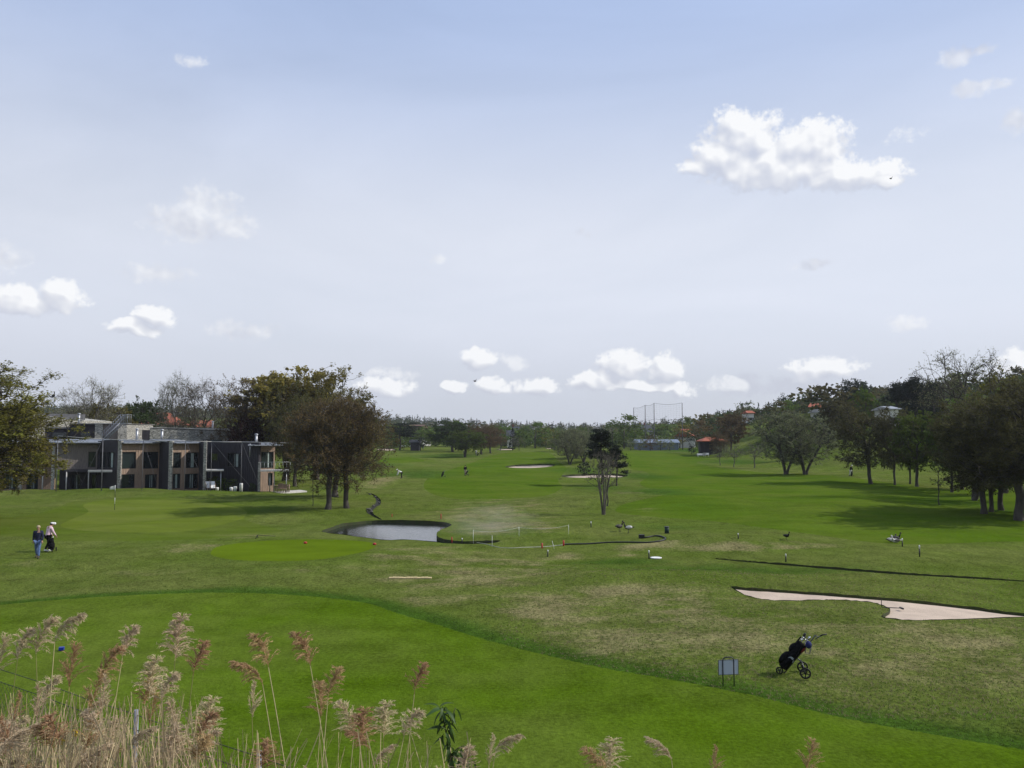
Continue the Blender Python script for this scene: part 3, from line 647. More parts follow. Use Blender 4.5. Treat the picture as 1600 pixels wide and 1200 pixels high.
tree('full2', 350, 0, 662, 50, 'olive_d', 'low green tree behind the long stone parapet', depth=130)
tree('olive', 462, 745, 600, 90, 'olive_d', 'dark forked tree standing on the lawn right of the house terrace', depth=108)
tree('twiggy', 513, 796, 606, 150, 'brown', 'bronze tree nearest the pond, left of a close pair by the stream', name='tree', rz=.6)
tree('twiggy', 541, 794, 604, 140, 'brown', 'bronze tree nearest the pond, right of a close pair by the stream', rz=3.7)
tree('olive', 524, 776, 606, 150, 'olive_d', 'bronze-green tree close behind the pair of bronze trees by the stream', rz=5.0)
tree('sapling', 489, 791, 738, 12, 'grey', 'thin leafless sapling at the left of the bronze trees')
# middle distance
tree('cedar', 625, 703.5, 661, 74, 'pine', 'flat-topped dark cedar by the small sand bunker', rz=1)
tree('far_a', 612, 0, 663, 50, 'green', 'green tree behind the flat-topped cedar', depth=300)
tree('cypress', 657, 0, 682, 12, 'pine', 'small dark conifer at the right of the black shed', depth=262)
tree('full', 707, 0, 656, 76, 'dark', 'large dark green tree between the black shed and the white flag', depth=250)
tree('full', 727, 714.5, 671, 62, 'green', 'green tree with a golfer standing at its foot', rz=2)
tree('full2', 712, 0, 656, 40, 'bright', 'bright green treetop over the large dark tree', depth=268)
tree('olive', 752, 710, 661, 52, 'brown', 'brown tree next to the green tree with the golfer at its foot')
tree('olive2', 766, 708, 662, 50, 'brown', 'brown tree, right of two, on the left of the long fairway')
tree('far_b', 783, 0, 660, 44, 'green', 'green tree behind the brown pair beside the fairway', depth=300)
tree('far_fir', 801, 0, 668, 22, 'pine', 'dark fir in front of the white house in the middle of the view', depth=270)
tree('small', 782, 0, 680, 30, 'grey', 'grey-leaved small tree left of the dark fir', depth=262); tree('small', 811, 0, 680, 24, 'grey', 'grey-leaved small tree right of the dark fir', depth=262)
tree('far_a', 836, 0, 660, 52, 'green', 'broad green tree right of the white house', depth=290); tree('far_b', 853, 0, 664, 30, 'olive', 'olive tree between the broad green tree and the cypress tip', depth=300)
tree('far_bush', 820, 699, 686.5, 20, 'bright', 'round bright green bush at the far end of the fairway', name='bush', cat='bush'); tree('far_bush', 845, 699, 688, 16, 'green', 'round dull green bush right of the bright one at the fairway end', name='bush', cat='bush')
tree('cypress', 862.5, 0, 660, 5, 'pine', 'pointed cypress tip above the far trees', depth=330)
tree('far_bush', 872, 0, 676, 30, 'green', 'green tree left of the grey willow clump', depth=250); 
tree('willow', 890, 726, 668, 62, 'grey', 'grey-green willow, left of a clump between the two fairways'); tree('willow', 912, 722, 672, 54, 'grey', 'grey-green willow, right of a clump between the two fairways', rz=2)
tree('willow', 900, 716, 669, 60, 'grey', 'grey-green willow at the back of the clump between the fairways', rz=4)
tree('pine', 940, 757, 672, 50, 'pine', 'black-green pine with the taller crown beside the bare stems', rz=0); tree('pine', 964, 759, 697, 36, 'pine', 'lower dark pine right of the tall one by the bunker', rz=2)
tree('far_bush', 913, 742, 722, 26, 'pine', 'low dark pine bush beside the mid-fairway bunker', name='bush', cat='bush')
tree('stems', 943, 804, 692, 52, None, 'bare many-stemmed tree alone in front of the pines', bark=M_bark_pale, rz=.4); tree('sapling', 949, 791, 712, 24, 'brown', 'thin bare tree close behind the many-stemmed one')
tree('far_a', 975, 0, 649, 56, 'green', 'tall green tree left of the high net', depth=285); tree('far_b', 957, 0, 654, 26, 'green', 'green tree leaning on the tall one left of the high net', depth=290)
tree('far_c', 993, 0, 668, 24, 'bright', 'bright green low tree below the left net pole', depth=290)
for i, (px, tp, w, lf) in enumerate([(985, 684, 18, 'grey'), (1000, 680, 20, 'grey'), (1016, 679, 20, 'brown'), (1032, 681, 22, 'grey'), (1046, 684, 18, 'grey')]):
    tree('far_d', px, 0, tp, w, lf, ['first small grey tree from the left in the row below the high net', 'second small grey tree from the left in the row below the high net', 'brownish small tree in the middle of the row below the high net', 'fourth small grey tree from the left in the row below the high net', 'small grey tree at the right end of the row below the high net'][i], 'row of small grey trees below the net', depth=262)
tree('far_a', 1062, 0, 663, 36, 'olive', 'olive tree between the last net pole and the dark-roofed house', depth=290); tree('far_a', 1070, 0, 652, 30, 'green', 'green tree at the foot of the last net pole', depth=315)
tree('far_c', 1085, 0, 655, 30, 'green', 'green tree above the red roof right of the net', depth=330)
tree('far_a', 1101, 0, 657, 30, 'brown', 'bronze tree behind the red-roofed pavilion', depth=240); tree('far_b', 1080, 0, 680, 16, 'pine', 'small dark tree left of the red-roofed pavilion', depth=232)
tree('full2', 1142, 0, 645, 56, 'brown', 'bronze rounded tree right of the pavilion, at the hill foot', depth=225); tree('olive', 1124, 0, 672, 32, 'brown', 'low bronze tree touching the pavilion roof', depth=205)
tree('far_d', 1163, 0, 627, 40, 'grey', 'grey-green tall tree on the hillside above the bronze one', depth=330); tree('far_a', 1186, 0, 640, 34, 'olive_d', 'dark olive tree on the hillside left of the bright one', depth=320)
tree('far_a', 1212, 0, 637, 34, 'olive_d', 'dull green tree below the bright hill tree', depth=300)
tree('far_b', 1226, 0, 612, 24, 'bluegreen', 'narrow tall tree standing out on the hill skyline', depth=290); tree('far_a', 1236, 0, 625, 34, 'bright', 'bright green tree on the hillside left of centre', depth=285)
tree('small', 1125, 727, 693, 28, 'grey', 'thin bare young tree, left of three beside the right fairway', bark=M_bark_pale); tree('small', 1147, 730, 690, 34, 'grey', 'grey young tree, middle of three beside the right fairway', bark=M_bark_pale); tree('small', 1179, 731, 686, 44, 'grey', 'grey young tree, right of three beside the right fairway', bark=M_bark_pale)
tree('willow', 1228, 741.5, 640, 96, 'grey', 'large rounded grey-green tree, left of the pair by the right fairway', rz=1.2); tree('willow', 1258, 741.5, 646, 102, 'grey', 'large rounded grey-green tree, right of the pair by the right fairway', rz=3.3)
tree('full', 1337, 0, 590, 48, 'bluegreen', 'tall rounded blue-green tree on the hill crest', depth=205); tree('full2', 1352, 0, 606, 40, 'bright', 'bright green tree right of the tall one on the crest', depth=195)
tree('full', 1312, 0, 622, 60, 'olive_d', 'dark tree on the hill left of the leaning oak', depth=175); tree('full2', 1290, 0, 640, 60, 'dark', 'dark thicket tree behind the rounded grey pair', depth=180)
tree('olive', 1360, 756, 622, 96, 'olive_d', 'dark oak with a leaning trunk, leftmost in the right-hand row', lean=-.08); tree('olive2', 1398, 758, 640, 62, 'olive_d', 'slim dark oak with a forked trunk, second in the right-hand row', rz=2)
tree('full', 1433, 760, 640, 78, 'green', 'oak with bright upper leaves, third in the right-hand row', rz=1); tree('full2', 1420, 0, 648, 50, 'bright', 'bright green tree behind the third oak of the row', depth=116)
tree('pine', 1402, 0, 600, 50, 'pine', 'dark pine on the hill skyline, leftmost of three', depth=200); tree('pine', 1432, 0, 592, 56, 'pine', 'widest dark pine on the hill skyline', depth=195, rz=2); tree('pine2', 1460, 0, 600, 44, 'pine', 'dark pine on the hill skyline, rightmost of three', depth=190, rz=4)
tree('sapling', 1467, 789, 722, 20, 'green', 'thin young tree before the right-hand oaks', rz=3)
tree('olive2', 1522, 782, 612, 130, 'olive_d', 'oak whose thick trunk leans far to the left', rz=2.6, lean=-.30)
tree('wispy', 1520, 0, 546, 150, 'grey', 'tall wind-blown half-bare tree above the right-hand oaks', depth=88, rz=0); tree('full2', 1568, 0, 582, 110, 'olive', 'yellow-olive tree behind the half-bare one at the right', depth=96)
tree('olive', 1537, 803, 618, 150, 'olive_d', 'dark oak at the left of the trunk cluster on the right edge', rz=1); tree('olive2', 1549, 800, 628, 120, 'olive_d', 'second oak of the trunk cluster on the right edge', rz=3)
tree('olive', 1564, 797, 612, 130, 'green', 'oak with a low sideways bough in the trunk cluster on the right', rz=5); tree('fine', 1594, 813, 588, 230, 'olive_d', 'biggest dark oak, nearest the camera, at the right edge', rz=2); tree('olive2', 1650, 806, 590, 200, 'olive_d', 'oak half outside the picture at the right edge', rz=4)
tree('full', 1485, 0, 640, 70, 'green', 'green oak crown between the third oak and the leaning one', depth=100)
tree('full2', 1500, 0, 630, 90, 'olive_d', 'shaded oak behind the leaning trunk', depth=105)
# oaks outside the frame on the right throw the long shadows across the fairway
for i, (x, y) in enumerate([(74, 75), (82, 88)]): 
    o = tree('olive2', 1800, 0, 600, 150, 'olive_d', ['nearer dark oak beyond the right edge of the view', 'farther dark oak beyond the right edge of the view'][i], 'oaks beyond the right edge', depth=y); o.location.x = x; o.location.z = float(H(x, y))

# far woods: one mass per ridge, every tree of it real geometry
def wood_mass(name, label, spots, kinds, cmat, hs):
    V_, F_, T_ = [], [], []; off = 0
    for (x, y), k, h_ in zip(spots, kinds, hs):
        src = TREES[k]; me = src['leaf']; nv = len(me.vertices)
        if 'np' not in src:
            c = np.empty(nv * 3, np.float32); me.vertices.foreach_get('co', c); tn = np.empty(len(me.polygons), np.float32); me.attributes['tone'].data.foreach_get('value', tn); src['np'] = (c.reshape(-1, 3), tn)
        c, tn = src['np']; s = h_ / src['h']; a_ = random.random() * 6.28; sx_ = s * random.uniform(.85, 1.3)
        R_ = np.array([[math.cos(a_), -math.sin(a_), 0], [math.sin(a_), math.cos(a_), 0], [0, 0, 1]])
        keep = nv // 4; stepq = 1 if y < 250 else (2 if y < 420 else 3)
        q = c.reshape(-1, 4, 3)[::stepq]; t2 = tn[::stepq]
        if stepq > 1: cen_ = q.mean(1, keepdims=True); q = cen_ + (q - cen_) * (1.35 if stepq == 2 else 1.6)
        q = q.reshape(-1, 3) * [sx_, sx_, s]; q = q @ R_.T + [x, y, float(H(x, y)) - .3]
        V_.append(q); F_.append(np.arange(len(q)).reshape(-1, 4) + off); T_.append(np.clip(t2 + random.gauss(0, .16), 0, 1)); off += len(q)
    me = leaf_mesh(name, np.concatenate(V_), np.concatenate(F_), np.concatenate(T_)); me.materials.append(cmat)
    o = link(name, me); tag(o, label, 'woodland', kind='stuff'); return o
def spots_in(px0, px1, d0, d1, n, fn=None):
    out = []
    while len(out) < n:
        px = random.uniform(px0, px1); d = d0 + (d1 - d0) * math.sqrt(random.random()); x = (px - 800) / F * d
        if fn and not fn(px, d): continue
        out.append((x, d))
    return out
def edge0(px): return float(np.interp(px, HPX, HD0))
sp = spots_in(1040, 1800, 160, 460, 1000, lambda px, d: d > edge0(px) + 14 and not (1150 < px < 1200 and 205 < d < 285))
kd = [random.choice(['far_a', 'far_c', 'far_d', 'far_b', 'far_bush']) for _ in sp]
h1 = [random.uniform(5, 8.8) for _ in sp]
n3 = len(sp) // 3
wood_mass('hillside_wood', 'dark mixed wood covering the hill on the right', sp[:n3], kd[:n3], L_['dark'], h1[:n3])
wood_mass('hillside_wood', 'grey-green spring trees scattered over the right-hand hill', sp[n3:2 * n3], kd[n3:2 * n3], L_['olive_d'], h1[n3:2 * n3])
sp2 = spots_in(1080, 1900, 300, 470, 330, lambda px, d: d > float(np.interp(px, HPX, HD1)) - 60)
wood_mass('hilltop_pines', 'dark pines along the crest of the right-hand hill', sp2, [random.choice(['far_pine', 'far_fir', 'far_pine']) for _ in sp2], L_['bluegreen'], [random.uniform(7.5, 11) for _ in sp2])
sp3 = spots_in(-500, 1080, 330, 800, 900, lambda px, d: d > edge0(px) + 20)
n3 = len(sp3) // 2
wood_mass('distant_wood', 'far dull green wood along the horizon on the left and centre', sp3[:n3], [random.choice(['far_a', 'far_c', 'far_d']) for _ in sp3[:n3]], L_['olive_d'], [random.uniform(7, 10) for _ in sp3[:n3]])
wood_mass('distant_wood', 'far darker trees mixed into the wood on the horizon', sp3[n3:], [random.choice(['far_a', 'far_b', 'far_d']) for _ in sp3[n3:]], L_['dark'], [random.uniform(7, 10) for _ in sp3[n3:]])
sp4 = spots_in(-300, 1090, 560, 820, 520, lambda px, d: d > float(np.interp(px, HPX, HD1)) - 120)
wood_mass('distant_pines', 'blue-green pines forming the spiky skyline of the far ridge', sp4, [random.choice(['far_pine', 'far_fir']) for _ in sp4], L_['bluegreen'], [random.uniform(9, 12.5) for _ in sp4])
sp5 = spots_in(560, 1080, 290, 345, 110)
wood_mass('fairway_end_trees', 'green tree belt closing the far end of the fairways', sp5, [random.choice(['far_a', 'far_c', 'far_d', 'far_bush']) for _ in sp5], L_['green'], [random.uniform(4.5, 8.5) for _ in sp5])
sp6 = spots_in(-200, 420, 150, 235, 120)
wood_mass('house_backing_trees', 'dark mixed trees filling the slope behind the terrace houses', sp6, [random.choice(['far_a', 'far_c', 'far_d', 'far_b']) for _ in sp6], L_['dark'], [random.uniform(6, 9.5) for _ in sp6])

# ------------------------------------------------------------------ terrace houses on the left
def X(px, d): return (px - 800) / F * d * .998
def Zf(py, d): return CAMZ - (py - 683) / F * d * .998
M_wood = mat('cedar_cladding', (.36, .25, .18), .85, (.22, .165, .13), 7, stretch=(3, 3, .25), bump=.4)
M_wood_grey = mat('grey_cladding', (.20, .17, .15), .9, (.13, .115, .105), 7, stretch=(3, 3, .25), bump=.4)  # greyer and darker than the cedar boards
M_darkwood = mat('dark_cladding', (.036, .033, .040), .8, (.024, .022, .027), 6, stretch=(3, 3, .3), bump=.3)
M_frame = mat('dark_window_frame', (.02, .02, .022), .5)
M_glass = mat('window_glass', (.012, .016, .018), .05, (.02, .028, .030), .7, spec=.6)
M_curtain = mat('pale_curtain', (.35, .42, .40), .8)
M_roofmetal = mat('zinc_roof', (.24, .26, .29), .45, (.18, .20, .23), 2, metal=.3)
M_concrete = mat('pale_concrete', (.46, .45, .43), .8, (.36, .35, .33), 2)
M_steel = mat('galvanised_steel', (.42, .43, .45), .4, (.30, .31, .33), 4, metal=.6)
M_steeldark = mat('dull_steel', (.12, .12, .13), .5)
def stone_mat(name, c, c2, c3, sc=1.0):
    m = bpy.data.materials.new(name); m.use_nodes = True; nt = m.node_tree; N = NT(nt); b = nt.nodes['Principled BSDF']; b.inputs['Roughness'].default_value = .95; b.inputs['Specular IOR Level'].default_value = .15
    co = N.n('ShaderNodeTexCoord').outputs['Object']; w = N.vm('MULTIPLY', co, (2.2 * sc, 2.2 * sc, 7.5 * sc))
    vo = N.n('ShaderNodeTexVoronoi', {'Vector': w, 'Scale': 1.0}); ed = N.n('ShaderNodeTexVoronoi', {'Vector': w, 'Scale': 1.0}, feature='DISTANCE_TO_EDGE')
    sp_ = N.n('ShaderNodeSeparateColor', {0: vo.outputs['Color']})
    clr = N.mix(sp_.outputs[0], c, c2); clr = N.mix(N.math('MULTIPLY', N.ss(ed.outputs[0], .10, .02), .8), clr, c3)
    nt.links.new(clr, b.inputs['Base Color'])
    bp = N.n('ShaderNodeBump', {'Height': N.ss(ed.outputs[0], 0, .12), 'Strength': .9, 'Distance': .04}); nt.links.new(bp.outputs[0], b.inputs['Normal']); return m
M_stone = stone_mat('coursed_grey_stone', (.38, .38, .34), (.23, .23, .21), (.06, .06, .055))
M_stonelt = stone_mat('pale_stone', (.50, .48, .43), (.32, .31, .28), (.10, .10, .09))

def seg_pt(p0, p1, u): return (p0[0] + (p1[0] - p0[0]) * u, p0[1] + (p1[1] - p0[1]) * u)
def wall(root, p0, p1, z0, z1, m, holes=(), th=.25, name='wall', boards=None):
    """wall along p0-p1 whose outside is on the right of p0->p1; holes = (u0, u1, za, zb, kind) in metres along"""
    L_ = math.hypot(p1[0] - p0[0], p1[1] - p0[1]); mb = MB()
    us = sorted({0, L_, *[h[0] for h in holes], *[h[1] for h in holes]})
    for a, b in zip(us[:-1], us[1:]):
        if b - a < 1e-4: continue
        hs = sorted([h for h in holes if h[0] <= a + 1e-5 and h[1] >= b - 1e-5], key=lambda h: h[2]); z = z0
        for h in hs + [None]:
            zt = h[2] if h else z1
            if zt - z > .01: mb.obox(seg_pt(p0, p1, a / L_), seg_pt(p0, p1, b / L_), -th, 0, z, zt)
            if h: z = h[3]
    w = mb.build(name, m, root)
    for (a, b, za, zb, kind) in holes:
        q0, q1 = seg_pt(p0, p1, a / L_), seg_pt(p0, p1, b / L_)
        f = MB(); t = .07
        f.obox(q0, q1, -.16, .02, za, za + t); f.obox(q0, q1, -.16, .02, zb - t, zb)
        n_ = 2 if kind in ('door', 'pair') else 1
        for k in range(n_ + 1):
            c = a + (b - a - t) * k / n_; f.obox(seg_pt(p0, p1, c / L_), seg_pt(p0, p1, (c + t) / L_), -.157, .017, za + t, zb - t)
        win = f.build('window' if kind != 'door' else 'glass_door', M_frame, root)
        g_ = MB()
        for k in range(n_):
            c0 = a + (b - a - t) * k / n_ + t; c1 = a + (b - a - t) * (k + 1) / n_; g_.obox(seg_pt(p0, p1, c0 / L_), seg_pt(p0, p1, c1 / L_), -.12, -.10, za + t, zb - t)
        g_.build('pane', M_glass, win)
        if kind in ('pair', 'curtain', 'door'):
            c0, c1 = (a + (b - a) * .42, a + (b - a) * .66); cu = MB()
            for i in range(5):
                u0 = c0 + (c1 - c0) * i / 5; u1 = c0 + (c1 - c0) * (i + 1) / 5; cu.obox(seg_pt(p0, p1, u0 / L_), seg_pt(p0, p1, u1 / L_), -.098 + .008 * (i % 2), -.09 + .01 * (i % 2), za + t, zb - t - .02)
            cu.build('curtain', M_curtain, win)
    return w
def boards(root, p0, p1, z0, z1, m, holes=(), step=.30, th=.03):
    """vertical cladding boards over a wall, each board its own part"""
    L_ = math.hypot(p1[0] - p0[0], p1[1] - p0[1]); n = max(1, int(L_ / step)); st = L_ / n
    for i in range(n):
        a, b = i * st + .012, (i + 1) * st - .012; z = z0 + .02; o_ = th + random.uniform(-.008, .008)
        hs = sorted([h for h in holes if h[0] < b and h[1] > a], key=lambda h: h[2])
        for h in hs + [None]:
            zt = (h[2] - .03) if h else z1 - .02
            if zt - z > .06: MB().obox(seg_pt(p0, p1, a / L_), seg_pt(p0, p1, b / L_), .001, o_, z, zt).build('board', m, root)
            if h: z = h[3] + .03
def holes_px(p0, p1, lst):
    """(px0, px1, py_top, py_bottom, kind) as seen in the photograph -> metres along the wall"""
    L_ = math.hypot(p1[0] - p0[0], p1[1] - p0[1]); out = []
    def u_of(px):
        k = (px - 800) / F * .998; den = (p1[0] - p0[0]) - k * (p1[1] - p0[1]); return (k * p0[1] - p0[0]) / den * L_
    for (a, b, t, bo, kind) in lst:
        ua, ub = sorted((u_of(a), u_of(b))); d = p0[1] + (p1[1] - p0[1]) * (ua + ub) / 2 / L_
        ua = max(ua, .06); ub = min(ub, L_ - .06); out.append((ua, ub, Zf(bo, d), Zf(t, d), kind))
    return out
def PP(px, d): return (X(px, d), d)
def slabroof(root, pts, z0, th, m=None, name='roof', slope=0, seams=True):
    m = m or M_roofmetal; n = len(pts)
    mb = MB().prism(pts, [z0 + (slope if i >= n / 2 else 0) for i in range(n)], [z0 + th + (slope if i >= n / 2 else 0) for i in range(n)]); r = mb.build(name, m, root)
    if seams and n == 4:
        L_ = math.dist(pts[0], pts[1]); k = max(2, int(L_ / .6)); sm = MB()
        for i in range(1, k):
            a = seg_pt(pts[0], pts[1], i / k); b = seg_pt(pts[3], pts[2], i / k)
            dx, dy = (b[0] - a[0]), (b[1] - a[1]); l = math.hypot(dx, dy); ox, oy = -dy / l * .02, dx / l * .02
            A = [(a[0] + ox, a[1] + oy, z0 + th), (a[0] - ox, a[1] - oy, z0 + th), (b[0] - ox, b[1] - oy, z0 + th + slope), (b[0] + ox, b[1] + oy, z0 + th + slope)]
            sm.add(A + [(q[0], q[1], q[2] + .04) for q in A], [(4, 5, 6, 7), (0, 1, 5, 4), (1, 2, 6, 5), (2, 3, 7, 6), (3, 0, 4, 7)])
        sm.build('seam', m, r)
    return r
ZT = Zf(693, 98)      # eaves, about 5.7 m
ZS = Zf(735, 98)      # first-floor slab
# house with two stacked windows either side (the two alike houses in the middle of the row)
def mid_house(px0, px1, px2, px3, d_f, d_b, wins, label, right_pillar=False):
    """stone pillar px0..px0+5, wooden front px0..px1 going back, dark fin px1..px2, next front starts there"""
    root = empty('terrace_house', (0, 0, 0)); p0, p1, p2 = PP(px0 + 3, d_f), PP(px1, d_b), PP(px2, d_f)
    hl = holes_px(p0, p1, wins); wall(root, p0, p1, -.4, ZT, M_wood, hl); boards(root, p0, p1, -.2, ZT - .05, M_wood, hl, step=.29)
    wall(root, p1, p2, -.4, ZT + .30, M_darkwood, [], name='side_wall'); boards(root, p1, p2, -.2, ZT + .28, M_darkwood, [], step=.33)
    dx, dy = p1[0] - p0[0], p1[1] - p0[1]; l = math.hypot(dx, dy); nx, ny = dy / l, -dx / l
    mbp = MB(); a = PP(px0 - 2.6, d_f - .35); b_ = PP(px0 + 3.0, d_f - .35)
    mbp.prism([a, b_, (b_[0] - nx * .1 - .1, b_[1] + .9), (a[0] - .1, a[1] + .9)], -.4, ZT + .32); mbp.build('stone_pillar', M_stonelt, root)
    slabroof(root, [(p0[0] + nx * .75, p0[1] + ny * .75), (p1[0] + nx * .75 - dx / l * .2, p1[1] + ny * .75 - dy / l * .2), (p1[0] - nx * 5 , p1[1] - ny * 5), (p0[0] - nx * 5, p0[1] - ny * 5)], ZT + .02, .10, slope=.35)
    tag(root, label, 'house', 'terrace houses behind the green'); return root, p0, p1, p2
mid_house(187, 250, 265, 0, 97.0, 100.6, [(190.5, 213.5, 706, 732, 'single'), (225, 248, 706, 732, 'single'), (190.5, 212, 741, 762, 'single'), (228.5, 246.5, 741, 762, 'pair')], 'terrace house with wide dark square windows in pale wooden boards')
mid_house(267, 312, 320, 0, 97.0, 99.8, [(271.5, 283.5, 707, 731, 'single'), (291.5, 311, 707, 731, 'curtain'), (271.5, 283, 740, 763, 'curtain'), (290.5, 310.5, 740, 763, 'door')], 'narrower terrace house with a curtained lower door between two stone pillars')
# left house: overhanging grey timber upper floor, recessed ground floor
root = empty('terrace_house'); p0, p1, p2 = PP(90, 97.5), PP(153, 99.6), PP(184, 96.6)
hl = holes_px(p0, p1, [(139, 151, 706, 730, 'single')]); wall(root, p0, p1, ZS + .1, ZT, M_wood_grey, hl); boards(root, p0, p1, ZS + .12, ZT - .05, M_wood_grey, hl, step=.31)
hl = holes_px(p1, p2, [(157, 167, 706, 731, 'single'), (169, 180, 706, 731, 'curtain')]); wall(root, p1, p2, -.4, ZT + .3, M_darkwood, hl, name='side_wall')
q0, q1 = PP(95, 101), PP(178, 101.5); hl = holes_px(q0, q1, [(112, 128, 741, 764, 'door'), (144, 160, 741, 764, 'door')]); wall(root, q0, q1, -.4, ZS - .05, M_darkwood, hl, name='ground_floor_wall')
slabroof(root, [PP(87, 96.7), PP(158, 98.8), PP(160, 105), PP(88, 104)], ZT + .05, .1, slope=.35)
MB().prism([PP(103, 96.8), PP(140, 97.4), PP(178, 98), PP(178, 101), PP(100, 101)], ZS - .12, ZS + .08).build('floor_slab', M_darkwood, root)
MB().prism([PP(139, 95.6), PP(177, 95.8), PP(177, 96.7), PP(139, 96.7)], ZS - .10, ZS + .12).build('balcony', M_concrete, root)
for px in (106, 140.5): MB().tube([(*PP(px, 96.9), -.3), (*PP(px, 96.9), ZS - .1)], .07, 8).build('post', M_concrete, root)
MB().prism([PP(163, 99), PP(184, 96.4), PP(186, 97.5), PP(165, 101)], ZT + .3, ZT + .42).build('parapet', M_darkwood, root)
tag(root, 'terrace house with a closed grey timber upper floor over dark open ground floor', 'house', 'terrace houses behind the green')
# end house half hidden by the tree
root = empty('terrace_house'); p0, p1 = PP(-60, 99), PP(88, 101.5); hl = holes_px(p0, p1, [(-20, 0, 706, 730, 'single'), (10, 32, 706, 730, 'single'), (50, 66, 706, 730, 'single'), (8, 30, 741, 764, 'door'), (44, 62, 741, 764, 'door')])
wall(root, p0, p1, -.4, ZT, M_wood, hl); boards(root, p0, p1, -.2, ZT - .05, M_wood, hl, step=.33)
slabroof(root, [PP(-62, 98), PP(88, 100), PP(88, 107), PP(-62, 106)], ZT + .05, .1, slope=.3)
MB().prism([PP(0, 98.3), PP(72, 98.6), PP(72, 99.9), PP(0, 99.2)], ZS - .10, ZS + .1).build('balcony', M_concrete, root)
for px in (36, 86, 69): MB().tube([(*PP(px, 98.5), -.3), (*PP(px, 98.5), ZS - .1)], .07, 8).build('post', M_concrete, root)
for px in (33, 84): MB().prism([PP(px - 2, 97.9), PP(px + 3, 97.9), PP(px + 3, 98.4), PP(px - 2, 98.4)], -.4, ZT - .3).build('stone_pillar', M_stonelt, root)
tag(root, 'end terrace house partly hidden behind the olive tree at the left edge', 'house', 'terrace houses behind the green')
# right end house: big dark wall, sunny wooden end with balcony
root = empty('terrace_house'); p0, p1 = PP(323, 103), PP(405, 96.8)
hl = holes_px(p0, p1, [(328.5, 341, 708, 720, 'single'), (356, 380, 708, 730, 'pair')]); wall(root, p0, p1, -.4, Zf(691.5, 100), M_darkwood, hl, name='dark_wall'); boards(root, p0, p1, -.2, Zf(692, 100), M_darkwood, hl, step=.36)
MB().prism([PP(404, 96.2), PP(407.6, 96.2), PP(408, 97.0), PP(404.5, 97.2)], -.4, Zf(722, 97)).build('stone_pillar', M_stonelt, root)
q0, q1 = PP(389, 98.2), PP(430, 100.5); hl = holes_px(q0, q1, [(398, 402.8, 706, 722, 'single'), (408.5, 428, 706, 731, 'pair'), (420, 427, 739, 758, 'single')])
wall(root, q0, q1, -.4, Zf(697, 99), M_wood, hl, name='end_wall'); boards(root, q0, q1, -.2, Zf(697.5, 99), M_wood, hl, step=.29)
r1 = PP(430, 100.5); wall(root, r1, PP(424, 108), -.4, Zf(697, 99), M_wood_grey, [], name='back_wall')
slabroof(root, [PP(388, 96.6), PP(433, 98.6), PP(431, 106), PP(386, 104)], Zf(696.5, 98.5), .14, slope=.25); slabroof(root, [PP(398, 95.6), PP(443, 98.0), PP(441, 99.6), PP(396, 97.4)], Zf(696, 98) - .02, .1, seams=False, name='eaves_canopy')
MB().prism([PP(407, 95.4), PP(455, 96.0), PP(455, 97.5), PP(431, 98.6), PP(408, 96.8)], ZS - .02, ZS + .14).build('balcony', M_concrete, root)
for px in (429.5, 448.5, 423): MB().tube([(*PP(px, 96.6), -.3), (*PP(px, 96.6), ZS)], .055, 8).build('post', M_steel, root)
rl = MB()
rl.tube([(*PP(408, 95.5), ZS + 1.05), (*PP(454.5, 96.1), ZS + 1.05)], .022, 5)
for i in range(9): q = seg_pt(PP(408, 95.5), PP(454.5, 96.1), i / 8); rl.tube([(*q, ZS + .1), (*q, ZS + 1.05)], .015, 4)
rl.build('railing', M_steel, root)
MB().prism([PP(323, 95.9), PP(351, 96.3), PP(350, 98.5), PP(323, 98.5)], ZS, ZS + .16).build('side_balcony', M_concrete, root)
MB().tube([(*PP(346.5, 96.5), -.3), (*PP(346.5, 96.5), ZS)], .055, 8).build('post', M_steel, root)
MB().prism([PP(318.5, 96.4), PP(323.4, 96.4), PP(324, 97.4), PP(319, 97.4)], -.4, ZT + .35).build('stone_pillar', M_stonelt, root)
MB().prism([PP(323, 103.1), PP(405, 97), PP(400, 104), PP(330, 108)], Zf(691.5, 100), Zf(690.2, 100)).build('roof', M_steeldark, root)
MB().tube([(*PP(391, 96.9), ZS + 1.6), (*PP(391, 96.9), ZT)], .06, 6).build('downpipe', M_steel, root)
tag(root, 'end terrace house with a big dark timber wall and a sunlit balcony on the right', 'house', 'terrace houses behind the green')
def pole_thing(name, label, cat, x, y, z0, z1, r, m, top=None, topm=None, group=None):
    rt = empty(name, (x, y, z0)); MB().tube([(0, 0, 0), (0, 0, z1 - z0)], r, 10).build('pipe', m, rt)
    if top: c = MB(); c.tube([(0, 0, z1 - z0 - .02), (0, 0, z1 - z0 + .02), (0, 0, z1 - z0 + .12)], [top, top * 1.05, top * .25], 12); c.build('cowl', topm or m, rt)
    return tag(rt, label, cat, group)
for px, pt, pb, d, lb in ((400.5, 679, 696, 99, 'shiny steel flue on the roof of the right end house'), (122.5, 647, 664, 110, 'steel flue standing against the pale stone parapet at the far left'), (214, 671, 690, 101, 'steel flue over the house with wide square windows'),
                     (253, 672, 690, 102, 'steel flue just in front of the long stone wall, left part'), (332, 659, 672, 121, 'thin steel flue rising behind the long stone wall')):
    x_, y_ = PP(px, d); pole_thing('chimney_flue', lb, 'chimney', x_, y_, Zf(pb, d) - .3, Zf(pt, d), .15 if px != 332 else .12, M_steel, .24)
